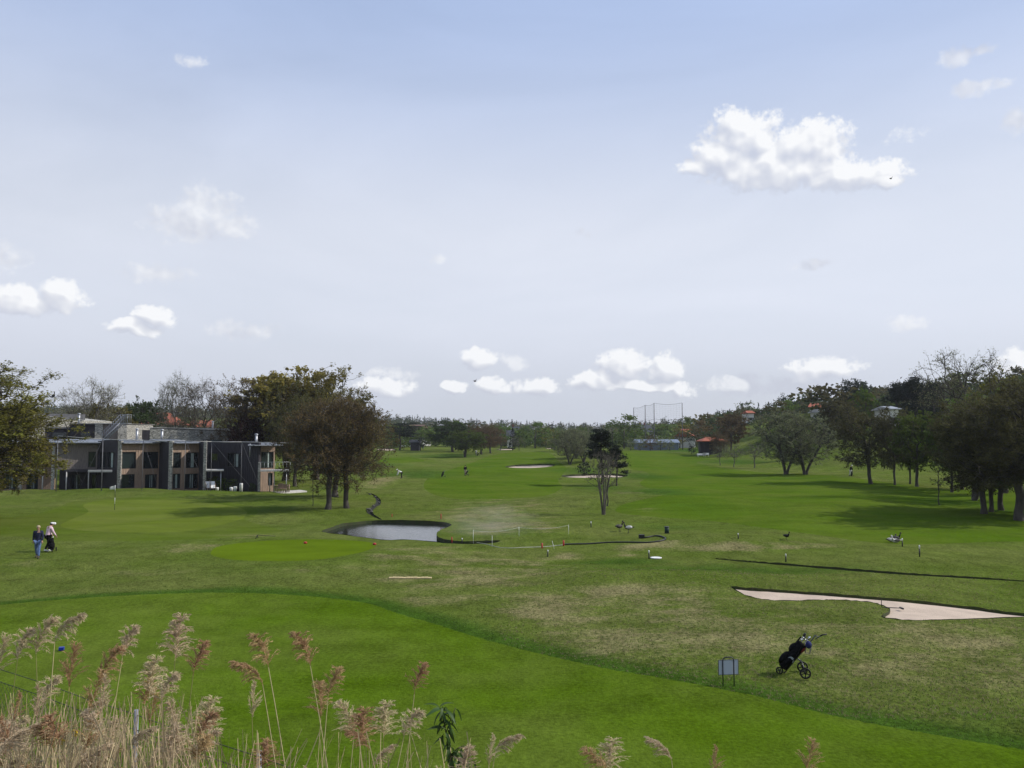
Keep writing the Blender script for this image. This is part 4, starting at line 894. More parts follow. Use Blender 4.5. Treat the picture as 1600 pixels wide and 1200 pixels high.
# buildings of the second row
d = 118
def block(name, label, items, cat='building'):
    rt = empty(name)
    for (nm, px0, px1, ptl, ptr, pb, m, dd0, dd1, dep) in items:
        a, b = PP(px0, dd0), PP(px1, dd1); zl, zr = Zf(ptl, dd0), Zf(ptr, dd1); zb = Zf(pb, (dd0 + dd1) / 2)
        MB().prism([a, b, (b[0] + .05 * dep, b[1] + dep), (a[0] + .05 * dep, a[1] + dep)], zb, [zl, zr, zr, zl] if (b[0] > a[0]) else [zl, zr, zr, zl]).build(nm, m, rt)
    return tag(rt, label, cat)
block('rear_house', 'rear house with a pale stone upper wall sloping down to the right', [('wall', 30, 128, 646, 657, 700, M_stonelt, 114, 120, 8), ('coping', 29, 129, 645.2, 656.2, 646.6, M_steeldark, 113.9, 119.9, .5)])
rt = block('rear_house', 'rear house of dark timber under the pale stone parapet', [('wall', 70, 108, 670, 670, 700, M_darkwood, 109, 110, 6), ('wall', 108, 148, 663, 663, 700, M_darkwood, 109.5, 110, 6), ('fascia', 69, 109, 667.5, 667.5, 670, M_steeldark, 108.8, 109.8, 6.4), ('fascia', 107, 149, 661.5, 661.5, 663, M_steeldark, 109.2, 109.7, 6.4)])
MB().prism([PP(126, 109.1), PP(141, 109.2), PP(141, 109.5), PP(126, 109.5)], Zf(683, 109), Zf(676, 109)).build('window', M_glass, rt); MB().prism([PP(82, 108.7), PP(106, 108.8), PP(106, 109.3), PP(82, 109.3)], Zf(683, 109), Zf(676, 109)).build('window', M_glass, rt)
rt = block('rear_house', 'rear house of pale stone with a timber panel behind the roof stair', [('wall', 148, 160, 662, 662, 702, M_stonelt, 107, 107.2, 7), ('timber_panel', 160, 184, 663, 663, 702, M_wood_grey, 107.4, 107.6, 6), ('wall', 184, 198, 662.5, 663, 702, M_stonelt, 107.2, 107.6, 7), ('coping', 147, 199, 661, 662, 662.3, M_concrete, 106.9, 107.5, 7.3)])
rt = block('rear_house', 'rear house with the long coursed stone wall under a white coping', [('wall', 234, 366, 669, 674.5, 702, M_stone, 112, 117, 8), ('coping', 233, 367, 667.7, 673.3, 669.3, M_concrete, 111.9, 116.9, 8.2), ('dark_bay', 205, 234, 672, 672, 702, M_darkwood, 111, 112, 6)])
for a, b in ((256, 269), (317, 347)): MB().prism([PP(a, 112.2), PP(b, 112.2), PP(b, 118), PP(a, 118)], Zf(692, 113), Zf(687, 113)).build('window', M_glass, rt)
# roof stair
rt = empty('roof_stair', (*PP(163, 103), 0)); 
s0, s1 = Vector((*PP(160, 103), Zf(688, 103))), Vector((*PP(187, 103), Zf(661, 103))); sb = MB()
for off in (0, .9):
    o_ = Vector((0, off, 0)); sb.tube([s0 + o_, s1 + o_], .08, 6)
    for hgt in (.55, 1.05): sb.tube([s0 + o_ + Vector((0, 0, hgt)), s1 + o_ + Vector((0, 0, hgt))], .022, 4)
    for i in range(9): q = s0.lerp(s1, i / 8) + o_; sb.tube([q, q + Vector((0, 0, 1.05))], .022, 4)
    for k in range(5): q = s1 + o_ + Vector((.05 + k * .22, 0, 0)); sb.tube([q, q + Vector((0, 0, 1.05))], .022, 4)
    sb.tube([s1 + o_ + Vector((0, 0, 1.05)), s1 + o_ + Vector((1, 0, 1.05))], .022, 4)
off = rt.location.copy(); sb.v = [tuple(Vector(q) - off) for q in sb.v]; sb.build('railing', M_steel, rt)
st = MB()
for i in range(14): q = s0.lerp(s1, (i + .5) / 14) - off; st.box((q.x - .14, q.y, q.z - .02), (q.x + .14, q.y + .9, q.z + .02))
q = s1 - off; st.box((q.x, q.y, q.z - .06), (q.x + 1.0, q.y + .9, q.z)); st.build('tread', M_steel, rt); tag(rt, 'steel stair with railings climbing to the upper roof', 'stair')
# ball-stop frame before the houses: posts with top wire and stays
rt = empty('ball_stop_frame', (*PP(90, 94), 0)); o0 = rt.location.copy()
posts_ = [(90.5, 681, 93.5), (161, 686, 93), (224, 688, 93.5), (290, 689, 93.5), (331, 690, 94), (378, 690.5, 94)]
for px, pt, d in posts_:
    x_, y_ = PP(px, d); MB().tube([(x_ - o0.x, y_ - o0.y, -.3), (x_ - o0.x, y_ - o0.y, Zf(pt, d))], .05 if px in (90.5, 161) else .03, 6).build('post', M_steeldark, rt)
cb = MB()
tops = [Vector((*PP(px, d), Zf(pt, d))) - o0 for px, pt, d in posts_] + [Vector((*PP(510, 95), Zf(693, 95))) - o0]
for a, b in zip(tops[:-1], tops[1:]): cb.tube([a, (a + b) / 2 - Vector((0, 0, .03)), b], .035, 5)
cb.build('top_rail', M_concrete, rt); sw = MB()
for i, (dx, dz) in enumerate([(3.2, -5.2), (-2.2, -5.6), (2.2, -5.6), (3.0, -5.8), (4.6, -5.0), (2.6, -5.8)]):
    a = tops[i]; sw.tube([a, a + Vector((dx, -.6, dz))], .012, 3)
sw.build('stay_wire', M_steeldark, rt); tag(rt, 'slim steel posts with a long rail and stay wires before the terrace houses', 'ball stop')
# the terrace: paving, table, chairs, deck chairs, pots
paving = MB().prism([PP(418, 97), PP(470, 101), PP(481, 99), PP(462, 97.5), PP(440, 95.5)], .0, .10 + float(H(X(450, 98), 98))).build('patio', mat('pale_paving', (.55, .53, .49), .9), None); tag(paving, kind='structure')
gz = lambda x, y: float(H(x, y))
M_teak = mat('teak', (.24, .17, .12), .7); M_whitep = mat('white_paint', (.75, .75, .73), .5)
def chair_mesh(parent):
    s = MB(); s.box((-.22, -.22, .42), (.22, .22, .46)); s.build('seat', M_teak, parent); b = MB(); b.box((-.22, .20, .46), (.22, .24, .95)); b.build('backrest', M_teak, parent)
    for a in (-1, 1):
        for c in (-1, 1): MB().cbox((a * .19, c * .19, .21), (.04, .04, .42)).build('leg', M_teak, parent)
ch0 = None
for i, (px, d, rz, lb) in enumerate([(432, 96.6, 1.6, 'garden chair at the left end of the terrace table'), (438, 96.0, 0, 'garden chair at the near left side of the terrace table'), (442, 95.9, .1, 'garden chair at the near middle of the terrace table'), (446, 96, -.1, 'garden chair at the near right side of the terrace table'), (450, 96.8, -1.5, 'garden chair at the right end of the terrace table'), (441, 98, 3.1, 'garden chair at the far side of the terrace table')]):
    x_, y_ = PP(px, d)
    if ch0 is None: ch0 = empty('garden_chair', (x_, y_, gz(x_, y_) + .08), rz); chair_mesh(ch0); c = ch0
    else: c = copy_tree(ch0); c.location = (x_, y_, gz(x_, y_) + .08); c.rotation_euler.z = rz
    tag(c, lb, 'chair', 'garden chairs round the terrace table')
x_, y_ = PP(441.5, 97); t = empty('garden_table', (x_, y_, gz(x_, y_) + .08)); MB().box((-.9, -.45, .70), (.9, .45, .74)).build('tabletop', M_teak, t)
for a in (-.8, .8):
    for b in (-.36, .36): MB().cbox((a, b, .35), (.06, .06, .7)).build('leg', M_teak, t)
tag(t, 'long wooden garden table on the terrace below the balcony', 'table')
def deck_chair(parent):
    for s in (-.3, .3):
        MB().tube([(s, -.6, .05), (s, .5, 1.05)], .025, 4).build('frame_rail', M_teak, parent); MB().tube([(s * .9, .55, .03), (s * .9, -.35, .75)], .025, 4).build('frame_rail', M_teak, parent)
    MB().add([(-.28, -.45, .28), (.28, -.45, .28), (.28, 0, .30), (-.28, 0, .30), (-.28, .45, 1.0), (.28, .45, 1.0)], [(0, 1, 2, 3), (3, 2, 5, 4)]).build('canvas', M_whitep, parent)
dk = None
for px, d, rz, lb in ((328, 96, .7, 'folding deck chair, left of two beside the stone pillar'), (334, 95.6, .5, 'folding deck chair, right of two beside the stone pillar')):
    x_, y_ = PP(px, d)
    if dk is None: dk = empty('deck_chair', (x_, y_, gz(x_, y_)), rz); deck_chair(dk); c = dk
    else: c = copy_tree(dk); c.location = (x_, y_, gz(x_, y_)); c.rotation_euler.z = rz
    tag(c, lb, 'deck chair', 'deck chairs by the stone pillar')
for px, d, h_, lb in ((363, 95.8, .45, 'white flower pot left of the small conifer'), (369, 95.5, .55, 'white pot second from the right before the dark wall'), (378.5, 95.3, .95, 'tall white lantern post before the dark wall'), (341, 95.8, .35, 'low white pot near the deck chairs')):
    x_, y_ = PP(px, d); o = MB().tube([(0, 0, -.05), (0, 0, h_ * .8), (0, 0, h_)], [.16, .2, .17], 10).build('flower_pot', M_whitep, None, (x_, y_, gz(x_, y_))); tag(o, lb, 'pot')
for px, d, tp, w, kd, lb in ((366, 97, 747, 9, 'cypress', 'small conifer in the garden before the big dark wall'), (338, 98.5, 744, 26, 'far_bush', 'clipped shrub on the garden bank left of the small conifer'), (352, 98, 747, 24, 'far_bush', 'low green shrub on the garden bank before the dark wall'), (396, 96, 754, 12, 'far_bush', 'small dark shrub at the foot of the dark wall')):
    tree(kd, px, 0, tp, w, 'dark' if px == 396 else 'green', lb, depth=d, name='shrub', cat='shrub')

# ------------------------------------------------------------------ other buildings
M_tile = mat('red_roof_tiles', (.38, .11, .055), .8, (.24, .075, .045), 3, bump=.6)
M_white = mat('white_render', (.66, .65, .62), .9, (.58, .57, .54), 1)
M_slate = mat('dark_slate', (.05, .055, .065), .6)
M_hutroof = mat('hut_felt', (.05, .05, .05), .9)
M_brick = mat('dull_red_brick', (.20, .075, .05), .9)
def house(px, d, pw, py_eave, py_ridge, wallm, roofm, label, depth=8, yaw=0.0, hip=0.0, nwin=3, floors=1, name='house', cat='house', open_front=False, chim=0):
    for dd_ in np.arange(d, 480, 4):     # back up the hillside until the walls are one or two storeys high
        if Zf(py_eave, dd_) - float(H(X(px, dd_), dd_)) < 3.0 * floors + .6: break
    else: dd_ = d
    if Zf(py_eave, d) - float(H(X(px, d), d)) > 3.0 * floors + 1.2: d = float(dd_)
    g_ = P(px, 683, d); z0 = float(H(g_.x, d)) - .3; w = pw / F * d; ze = Zf(py_eave, d) - z0; zr = Zf(py_ridge, d) - z0; rt = empty(name, (g_.x, d, z0), yaw)
    if not open_front: MB().box((-w / 2, 0, 0), (w / 2, depth, ze)).build('wall', wallm, rt)
    else:
        MB().box((-w / 2, depth * .6, 0), (w / 2, depth, ze)).build('wall', wallm, rt)
        for i in range(5): MB().cbox((-w / 2 + .3 + (w - .6) * i / 4, .25, ze / 2), (.2, .2, ze)).build('post', M_darkwood, rt)
    ov = .5; hx = hip * w / 2
    v = [(-w / 2 - ov, -ov, ze), (w / 2 + ov, -ov, ze), (w / 2 + ov, depth + ov, ze), (-w / 2 - ov, depth + ov, ze), (-w / 2 - ov + hx, depth / 2, zr), (w / 2 + ov - hx, depth / 2, zr)]
    v2 = [(a, b, c + .18) for a, b, c in v]
    r = MB().add(v + v2, [(6, 7, 11, 10), (7, 8, 11), (8, 9, 10, 11), (9, 6, 10), (0, 1, 7, 6), (1, 2, 8, 7), (2, 3, 9, 8), (3, 0, 6, 9), (3, 2, 1, 0)]); ro = r.build('roof', roofm, rt)
    if not hip: MB().add([(-w / 2, .01, ze), (-w / 2, depth - .01, ze), (-w / 2, depth / 2, zr - .15)], [(0, 1, 2)]).build('gable', wallm, rt); MB().add([(w / 2, .01, ze), (w / 2, depth - .01, ze), (w / 2, depth / 2, zr - .15)], [(0, 1, 2)]).build('gable', wallm, rt)
    for f_ in range(floors):
        for i in range(nwin):
            cx = -w / 2 + w * (i + .5) / nwin; zc = 1.6 + f_ * 2.7
            if open_front or zc + .7 > ze: continue
            fr = MB().cbox((cx, -.02, zc), (1.1, .08, 1.3)).build('window', M_whitep, rt); pn = MB(); pn.cbox((cx - .26, -.065, zc), (.44, .02, 1.1)); pn.cbox((cx + .26, -.065, zc), (.44, .02, 1.1)); pn.build('pane', M_glass, fr)
    for i in range(chim): MB().cbox((-w * .2 + w * .4 * i, depth / 2, zr + .3), (.7, .7, 1.6)).build('chimney', M_brick, ro)
    return tag(rt, label, cat)
house(246, 138, 70, 665, 645, M_white, M_tile, 'house with a large red tiled hip roof behind the terrace row', depth=12, hip=.75, nwin=4, chim=1)
house(198, 132, 22, 672, 661, M_white, M_tile, 'small red tiled roof beside the roof stair', depth=7, hip=.5, nwin=1)
house(310, 150, 30, 668, 657, M_white, M_tile, 'red roof glimpsed between the bare trees', depth=8, nwin=2)
house(636, 330, 34, 679, 664, M_white, mat('brown_tiles', (.16, .10, .08), .9), 'white house with a brown roof above the flat-topped cedar', depth=14, yaw=-.3, floors=2)
house(653, 345, 22, 678, 672, M_white, M_white, 'low white building right of the brown-roofed house', depth=10, nwin=2)
house(804, 340, 12, 676, 667, M_white, M_slate, 'white house between dark fir and green trees in the centre', depth=9, floors=2, nwin=2, chim=1)
house(797, 300, 9, 682, 673, M_white, M_slate, 'small pale gabled house left of the dark fir', depth=8, nwin=1)
house(1012, 330, 20, 677, 664, M_white, M_slate, 'house with a steep slate-blue roof under the high net', depth=12, floors=1, nwin=3, yaw=.2, chim=2)
house(1040, 345, 14, 676, 666, M_white, M_slate, 'white gabled house in the middle under the high net', depth=10, nwin=2, yaw=1.2)
house(1028, 268, 64, 692.5, 687.5, mat('grey_blue_boards', (.16, .19, .24), .8), mat('grey_blue_roof', (.20, .25, .33), .6), 'long low grey-blue shed behind the row of small grey trees', depth=8, nwin=0, name='shed', cat='shed')
house(1076, 246, 14, 680, 670, M_white, M_tile, 'white-gabled house with a red tiled roof right of the net', depth=9, nwin=2, chim=1)
house(1086, 240, 8, 683, 674, M_white, M_tile, 'small white gable at the right of the red-roofed house', depth=7, nwin=1, yaw=1.2)
house(1116, 215, 34, 690, 684, M_darkwood, M_tile, 'open dark pavilion with a red tiled hip roof beside the fairway', depth=6, hip=.7, open_front=True, name='pavilion', cat='pavilion')
house(1109, 330, 30, 661, 655.5, mat('grey_render', (.22, .22, .23), .8), M_steel, 'modern grey flat-topped house on the skyline above the pavilion', depth=14, hip=.2, nwin=5)
house(1271, 215, 9, 637, 630.5, M_white, M_tile, 'small white house with a red roof on the hillside', depth=8, nwin=1, yaw=-.5); house(1174, 300, 9, 646, 642, M_white, M_tile, 'orange-roofed house among trees left on the hillside', depth=8, nwin=2)
house(1400, 165, 10, 640, 635, M_white, M_steel, 'pale villa under the hilltop pines on the right', depth=8, nwin=3); house(1292, 200, 12, 644, 640, M_white, M_steel, 'pale flat villa right of the red-roofed hillside house', depth=8, nwin=2)
house(648, 262, 13, 692, 688, M_darkwood, M_slate, 'small black hut beside the flat-topped cedar', depth=4, nwin=0, name='hut', cat='hut')
# raised tee bank and white rail by the pavilion
for i, (px, py, w_) in enumerate(((1096, 693, 4.5), (1103, 694, 3.2))):
    g_ = P(px, 683, 212); z_ = float(H(g_.x, 212)); o = empty('bench', (g_.x, 212, z_)); MB().box((-w_ / 4, 0, .4), (w_ / 4, .4, .47)).build('seat', M_whitep, o); MB().box((-w_ / 4, .4, .5), (w_ / 4, .45, .9)).build('backrest', M_whitep, o)
    for s in (-1, 1): MB().cbox((s * w_ / 5, .2, .2), (.06, .35, .4)).build('leg', M_whitep, o)
    tag(o, ['white bench, left of two beside the pavilion', 'white bench, right of two beside the pavilion'][i], 'bench')

# high driving-range net
rt = empty('range_net', tuple(P(1021, 683, 300))); o0 = rt.location.copy()
NP = [(990.5, 637, 300), (1008.5, 633, 285), (1022.5, 630, 272), (1066.5, 629.5, 268)]
tp = []
for px, pt, d in NP:
    t_ = Vector((*PP(px, d), Zf(pt, d))); zb = float(H(t_.x, d)); MB().tube([Vector((t_.x, t_.y, zb)) - o0, t_ - o0], [.16, .11], 8).build('pole', M_steeldark, rt); tp.append((t_, zb))
nb = MB()
for (a, za), (b, zb) in zip(tp[:-1], tp[1:]):
    n_ = max(8, int((a - b).length / .9))
    for i in range(1, n_):
        t_ = a.lerp(b, i / n_); sag = math.sin(i / n_ * math.pi) * .5; nb.tube([t_ - o0 - Vector((0, 0, sag)), Vector((t_.x, t_.y, za + 1)) - o0], .011, 3, False, False)
    m_ = 22
    for j in range(m_ + 1):
        f = j / m_; r_ = .05 if j in (0, 8) else .011; pts_ = []
        for k in range(7):
            t_ = a.lerp(b, k / 6); z_ = t_.z + (za + 1 - t_.z) * f - math.sin(k / 6 * math.pi) * .5 * (1 - f); pts_.append(Vector((t_.x, t_.y, z_)) - o0)
        nb.tube(pts_, r_, 3, False, False)
nb.build('netting', mat('net_twine', (.10, .11, .12), .9), rt)
tag(rt, 'high driving range net on four tall poles above the distant trees', 'net')

# ------------------------------------------------------------------ people
M_skin = mat('skin', (.45, .27, .19), .6); M_navy = mat('navy_fabric', (.012, .016, .045), .85); M_denim = mat('blue_denim', (.10, .155, .30), .85, (.06, .10, .21), 14); M_pink = mat('pale_pink_fabric', (.72, .52, .60), .85)
M_black = mat('black_fabric', (.006, .006, .007), .9, (.009, .009, .010), spec=.05); M_whitef = mat('white_fabric', (.75, .75, .76), .8); M_hair = mat('fair_hair', (.42, .33, .21), .8, (.30, .24, .16), 20); M_darkhair = mat('dark_hair', (.03, .02, .015), .7)
M_beige = mat('beige_fabric', (.40, .33, .25), .85); M_shoe = mat('brown_shoe', (.04, .03, .02), .6); M_greyf = mat('grey_fabric', (.15, .16, .17), .85)
def skinned(name, chains, m, parent, sub=1):
    """one continuous surface grown over chains of (point, radius); chains share points by equal coordinates"""
    me = bpy.data.meshes.new(name); bm = bmesh.new(); sk = bm.verts.layers.skin.verify(); idx = {}; first = None
    for ch in chains:
        prev = None
        for p, r in ch:
            k = tuple(round(q, 4) for q in p)
            if k not in idx:
                v = bm.verts.new(p); r2 = r if isinstance(r, tuple) else (r, r); v[sk].radius = r2; idx[k] = v
                if first is None: first = v; v[sk].use_root = True
            v = idx[k]
            if prev is not None and prev is not v and bm.edges.get((prev, v)) is None: bm.edges.new((prev, v))
            prev = v
    bm.to_mesh(me); bm.free(); t = bpy.data.objects.new('t', me); col.objects.link(t)
    t.modifiers.new('s', 'SKIN').use_smooth_shade = True; s_ = t.modifiers.new('u', 'SUBSURF'); s_.levels = sub; s_.render_levels = sub
    dg = bpy.context.evaluated_depsgraph_get(); dg.update(); m2 = bpy.data.meshes.new_from_object(t.evaluated_get(dg)); m2.name = name
    bpy.data.objects.remove(t); bpy.data.meshes.remove(me); m2.materials.clear(); m2.materials.append(m); m2.polygons.foreach_set('use_smooth', [True] * len(m2.polygons))
    o = bpy.data.objects.new(name, m2); col.objects.link(o); o.parent = parent; return o
def person(loc, rz, J, top, legs, shoes, hair, label, group=None, scale=1.0, cap=None, detail=True, skirt=False):
    """J: joints in metres, facing -Y: pel, chest, neck, head, (sh, el, ha) x2, (hip, kn, an, toe) x2; index 0 = the person's right (-x)"""
    rt = empty('person', loc, rz); rt.scale = (scale,) * 3; V = lambda p: Vector(p); L2 = lambda a, b, t: tuple(V(a).lerp(V(b), t))
    pel, che, nk, hd = J['pel'], J['chest'], J['neck'], J['head']; mid = L2(pel, che, .5)
    ch = [[(pel, (.135, .115)), (mid, (.125, .10)), (che, (.16, .11)), (nk, .055), (L2(nk, hd, .45), .06), (hd, (.075, .09)), (tuple(V(hd) + Vector((0, -.005, .075))), (.07, .08))]]
    for i in (0, 1):
        sh, el, ha = J['arm'][i]; ch.append([(che, .1), (sh, .06), (L2(sh, el, .5), .048), (el, .04), (L2(el, ha, .85), .027), (ha, (.035, .022))])
        if detail:
            d_ = (V(ha) - V(el)).normalized(); s_ = d_.cross(Vector((0, 0, 1)));
            s_ = s_.normalized() if s_.length > .1 else Vector((1, 0, 0)); n_ = d_.cross(s_)
            for k in range(4): b_ = V(ha) + s_ * (.028 * (k - 1.5) * .8); ch.append([(ha, .03), (tuple(b_ + d_ * .05), .010), (tuple(b_ + d_ * (.085 - .008 * abs(k - 1.3)) + n_ * .015), .008), (tuple(b_ + d_ * (.10 - .01 * abs(k - 1.3)) + n_ * .035), .007)])
            ch.append([(ha, .03), (tuple(V(ha) - s_ * .045 + d_ * .02), .011), (tuple(V(ha) - s_ * .055 + d_ * .055), .009)])
        hip, kn, an, toe = J['leg'][i]; ch.append([(pel, .12), (hip, .088), (L2(hip, kn, .5), .075), (kn, .055), (L2(kn, an, .35), .052), (an, .036), (toe, (.04, .025))])
    skinned('body', ch, M_skin, rt)
    # face, hair
    f = Vector((0, -.085, 0)); hv = V(hd); face = MB()
    if detail:
        for s_ in (-1, 1): MB().ell(hv + Vector((s_ * .03, -.088, .035)), (.012, .008, .009), 6, 5).build('eye', M_darkhair, rt)
        for s_ in (-1, 1): MB().ell(hv + Vector((s_ * .083, .0, .02)), (.012, .022, .032), 6, 5).build('ear', M_skin, rt)
        MB().ell(hv + Vector((0, -.1, .008)), (.014, .022, .022), 6, 5).build('nose', M_skin, rt); MB().ell(hv + Vector((0, -.086, -.035)), (.026, .008, .007), 6, 4).build('mouth', mat('lips', (.35, .12, .10), .6), rt)
    if hair is not None: MB().ell(hv + Vector((0, .018, .062)), (.096, .108, .085), 12, 8).build('hair', hair, rt)
    if cap is not None:
        c = MB().ell(hv + Vector((0, .0, .085)), (.103, .115, .07), 12, 6); c.tube([hv + Vector((0, -.08, .075)), hv + Vector((0, -.19, .055))], [.085, .06], 10); c.build('cap', cap, rt)
    # clothes
    tc = [[(tuple(V(pel) + Vector((0, 0, -.13))), (.175, .15)), (tuple(V(pel) + Vector((0, 0, -.0))), (.175, .15)), (mid, (.162, .135)), (che, (.19, .14)), (L2(che, nk, .75), (.085, .08))]]
    for i in (0, 1):
        sh, el, ha = J['arm'][i]; tc.append([(che, .13), (sh, .083), (L2(sh, el, .5), .068), (el, .06), (L2(el, ha, .8), .046)])
    skinned('jacket' if detail else 'shirt', tc, top, rt)
    lc = []
    for i in (0, 1):
        hip, kn, an, toe = J['leg'][i]; lc.append([(tuple(V(pel) + Vector((0, 0, .0))), (.155, .13)), (hip, .108), (L2(hip, kn, .5), .09), (kn, .073), (L2(kn, an, .4), .068), (L2(kn, an, .96), .062)])
    skinned('trousers', lc, legs, rt)
    for i in (0, 1):
        hip, kn, an, toe = J['leg'][i]; d_ = V(toe) - V(an); z_ = min(toe[2], an[2] - .02)
        s_ = MB(); s_.tube([(an[0], an[1] + .04, an[2] - .01), tuple(V(an) + Vector((d_.x * .3, d_.y * .3, -.03))), (toe[0], toe[1], toe[2] + .005), tuple(V(toe) + Vector((d_.x, d_.y, 0)).normalized() * .05)], [.052, .056, .046, .02], 8); s_.build('shoe', shoes, rt)
    return tag(rt, label, 'person', group)
def pose(lean=0.0, stride=.18, arms=((-.10, .06), (-.06, .04)), hb=0.0, reach=None, crouch=0.0):
    z = .94 - crouch; fy = -lean; pel = (0, 0, z); ch_ = (0, fy * .38, z + .38 * math.cos(lean)); nk = (0, fy * .55, z + .53 * math.cos(lean)); hd = (0, fy * .55 - .02 - hb * .05, z + .53 * math.cos(lean) + .12 - hb * .04)
    A = []
    for i, s_ in enumerate((-1, 1)):
        sh = (s_ * .19, ch_[1] + fy * .06, ch_[2] + .07); a, b = arms[i]; el = (s_ * .235, sh[1] + a, sh[2] - .27); ha = (s_ * .235, el[1] + b - .05, el[2] - .25)
        if reach and reach[i]: ha = reach[i]; m_ = Vector(sh).lerp(Vector(ha), .5); el = (m_.x + s_ * .06, m_.y + .05, m_.z - .05)
        A.append((sh, el, ha))
    Lg = []
    for i, s_ in enumerate((-1, 1)):
        st = stride * (1 if i else -1); Lg.append(((s_ * .095, 0, z - .06), (s_ * .10, -.05 + (st * -.55), z * .53 - crouch * .1), (s_ * .10, -st + (.06 if st < 0 else 0), .085 + (.05 if st < 0 else 0)), (s_ * .115, -st - .14 + (.06 if st < 0 else 0), .035)))
    return dict(pel=pel, chest=ch_, neck=nk, head=hd, arm=A, leg=Lg)
def at(px, py, dz=0): g_ = G(px, py); g_.z += dz; return g_
person(at(58.5, 872), .25, pose(stride=.20, arms=((.08, -.02), (-.05, -.06))), M_navy, M_denim, M_shoe, M_hair, 'person in a dark navy jacket and blue jeans walking towards the camera', scale=1.02)
person(at(74, 862), 2.5, pose(lean=.22, stride=.12, arms=((-.1, -.12), (-.1, -.12)), hb=1.5), M_pink, M_black, M_whitef, M_darkhair, 'person in a pale pink top and black trousers bending over a golf bag', cap=M_whitef, scale=.99)
far = lambda px, py, rz, ps, a, b, lb, grp='golfers far down the course', cap=None, sc=1.0: person(at(px, py), rz, ps, a, b, M_shoe, M_darkhair, lb, grp, sc, cap, False)
far(627.5, 747.5, -1.2, pose(lean=1.15, stride=.05, reach=((-.1, -.75, .45), (.1, -.75, .45))), M_whitef, M_black, 'golfer in a white shirt bending down at the left edge of the near fairway', cap=M_whitef)
far(727, 743, 2.9, pose(stride=.15), M_black, M_beige, 'golfer in black top and beige trousers standing beside a trolley on the near fairway')
far(725.5, 713.5, .4, pose(stride=.05), M_greyf, M_black, 'golfer in grey standing at the foot of the green tree', cap=M_whitef)
far(744, 712.5, -.6, pose(stride=.12), M_whitef, M_greyf, 'golfer in white beside the brown trees at the fairway edge')
far(1329, 744, .6, pose(lean=.3, stride=.1), M_black, M_whitef, 'golfer in a black top and white trousers left of the first right-hand oak', cap=M_whitef)
far(1568, 764, -.5, pose(lean=.2, stride=.1), M_whitef, M_greyf, 'golfer in white seen between the oak trunks on the right')
far(654.5, 702.5, 0, pose(), M_whitef, M_black, 'tiny golfer in white right of the black hut'); far(661, 702.3, 1, pose(), M_black, M_greyf, 'tiny golfer in black right of the black hut')
far(704, 700.5, 1, pose(), M_whitef, M_greyf, 'tiny golfer in white just right of the white flag')
far(1044, 697.8, 1, pose(lean=.5), M_greyf, M_black, 'tiny golfer bending before the long blue shed'); far(1051, 697.5, 1, pose(lean=.3), M_whitef, M_black, 'tiny golfer in white before the long blue shed')

# ------------------------------------------------------------------ golf trolleys
M_tyre = mat('black_rubber', (.012, .012, .012), .7); M_plastic = mat('black_plastic', (.015, .015, .017), .45); M_alu = mat('dark_aluminium', (.10, .10, .11), .35, metal=.7); M_chrome = mat('polished_steel', (.65, .65, .66), .15, metal=1.0)
M_red = mat('dull_red_fabric', (.16, .02, .015), .8); M_blue = mat('navy_cover', (.02, .025, .12), .8); M_greylogo = mat('grey_print', (.30, .33, .36), .7)
def wheel(rt, c, r, ax, w=.035, nsp=5):
    ax = Vector(ax).normalized(); a = ax.cross(Vector((0, 0, 1))).normalized(); b = ax.cross(a); n = 24; c = Vector(c)
    ty = MB(); ring = [c + (a * math.cos(2 * math.pi * i / n) + b * math.sin(2 * math.pi * i / n)) * (r - w * .5) for i in range(n)]
    vs_, fs_ = [], []
    for i, p in enumerate(ring):
        rd = (p - c).normalized()
        for k in range(6): an = k * math.pi / 3; vs_.append(p + rd * math.cos(an) * w * .5 + ax * math.sin(an) * w * .6)
    fs_ = [(i * 6 + k, ((i + 1) % n) * 6 + k, ((i + 1) % n) * 6 + (k + 1) % 6, i * 6 + (k + 1) % 6) for i in range(n) for k in range(6)]
    wh = ty.add(vs_, fs_, True).build('wheel', M_tyre, rt)
    sp_ = MB(); sp_.tube([c - ax * .035, c + ax * .035], .028, 10)
    for k in range(nsp):
        an = 2 * math.pi * k / nsp + .3; d_ = a * math.cos(an) + b * math.sin(an); sp_.tube([c + d_ * .015, c + d_ * (r - w * .8)], [.016, .011], 5)
    sp_.build('spokes', M_plastic, wh); rm = MB(); vs_ = []
    rr = [c + (a * math.cos(2 * math.pi * i / n) + b * math.sin(2 * math.pi * i / n)) * (r - w * 1.05) for i in range(n + 1)]; rm.tube(rr, .009, 4, False); rm.build('rim', M_alu, wh)
    return wh
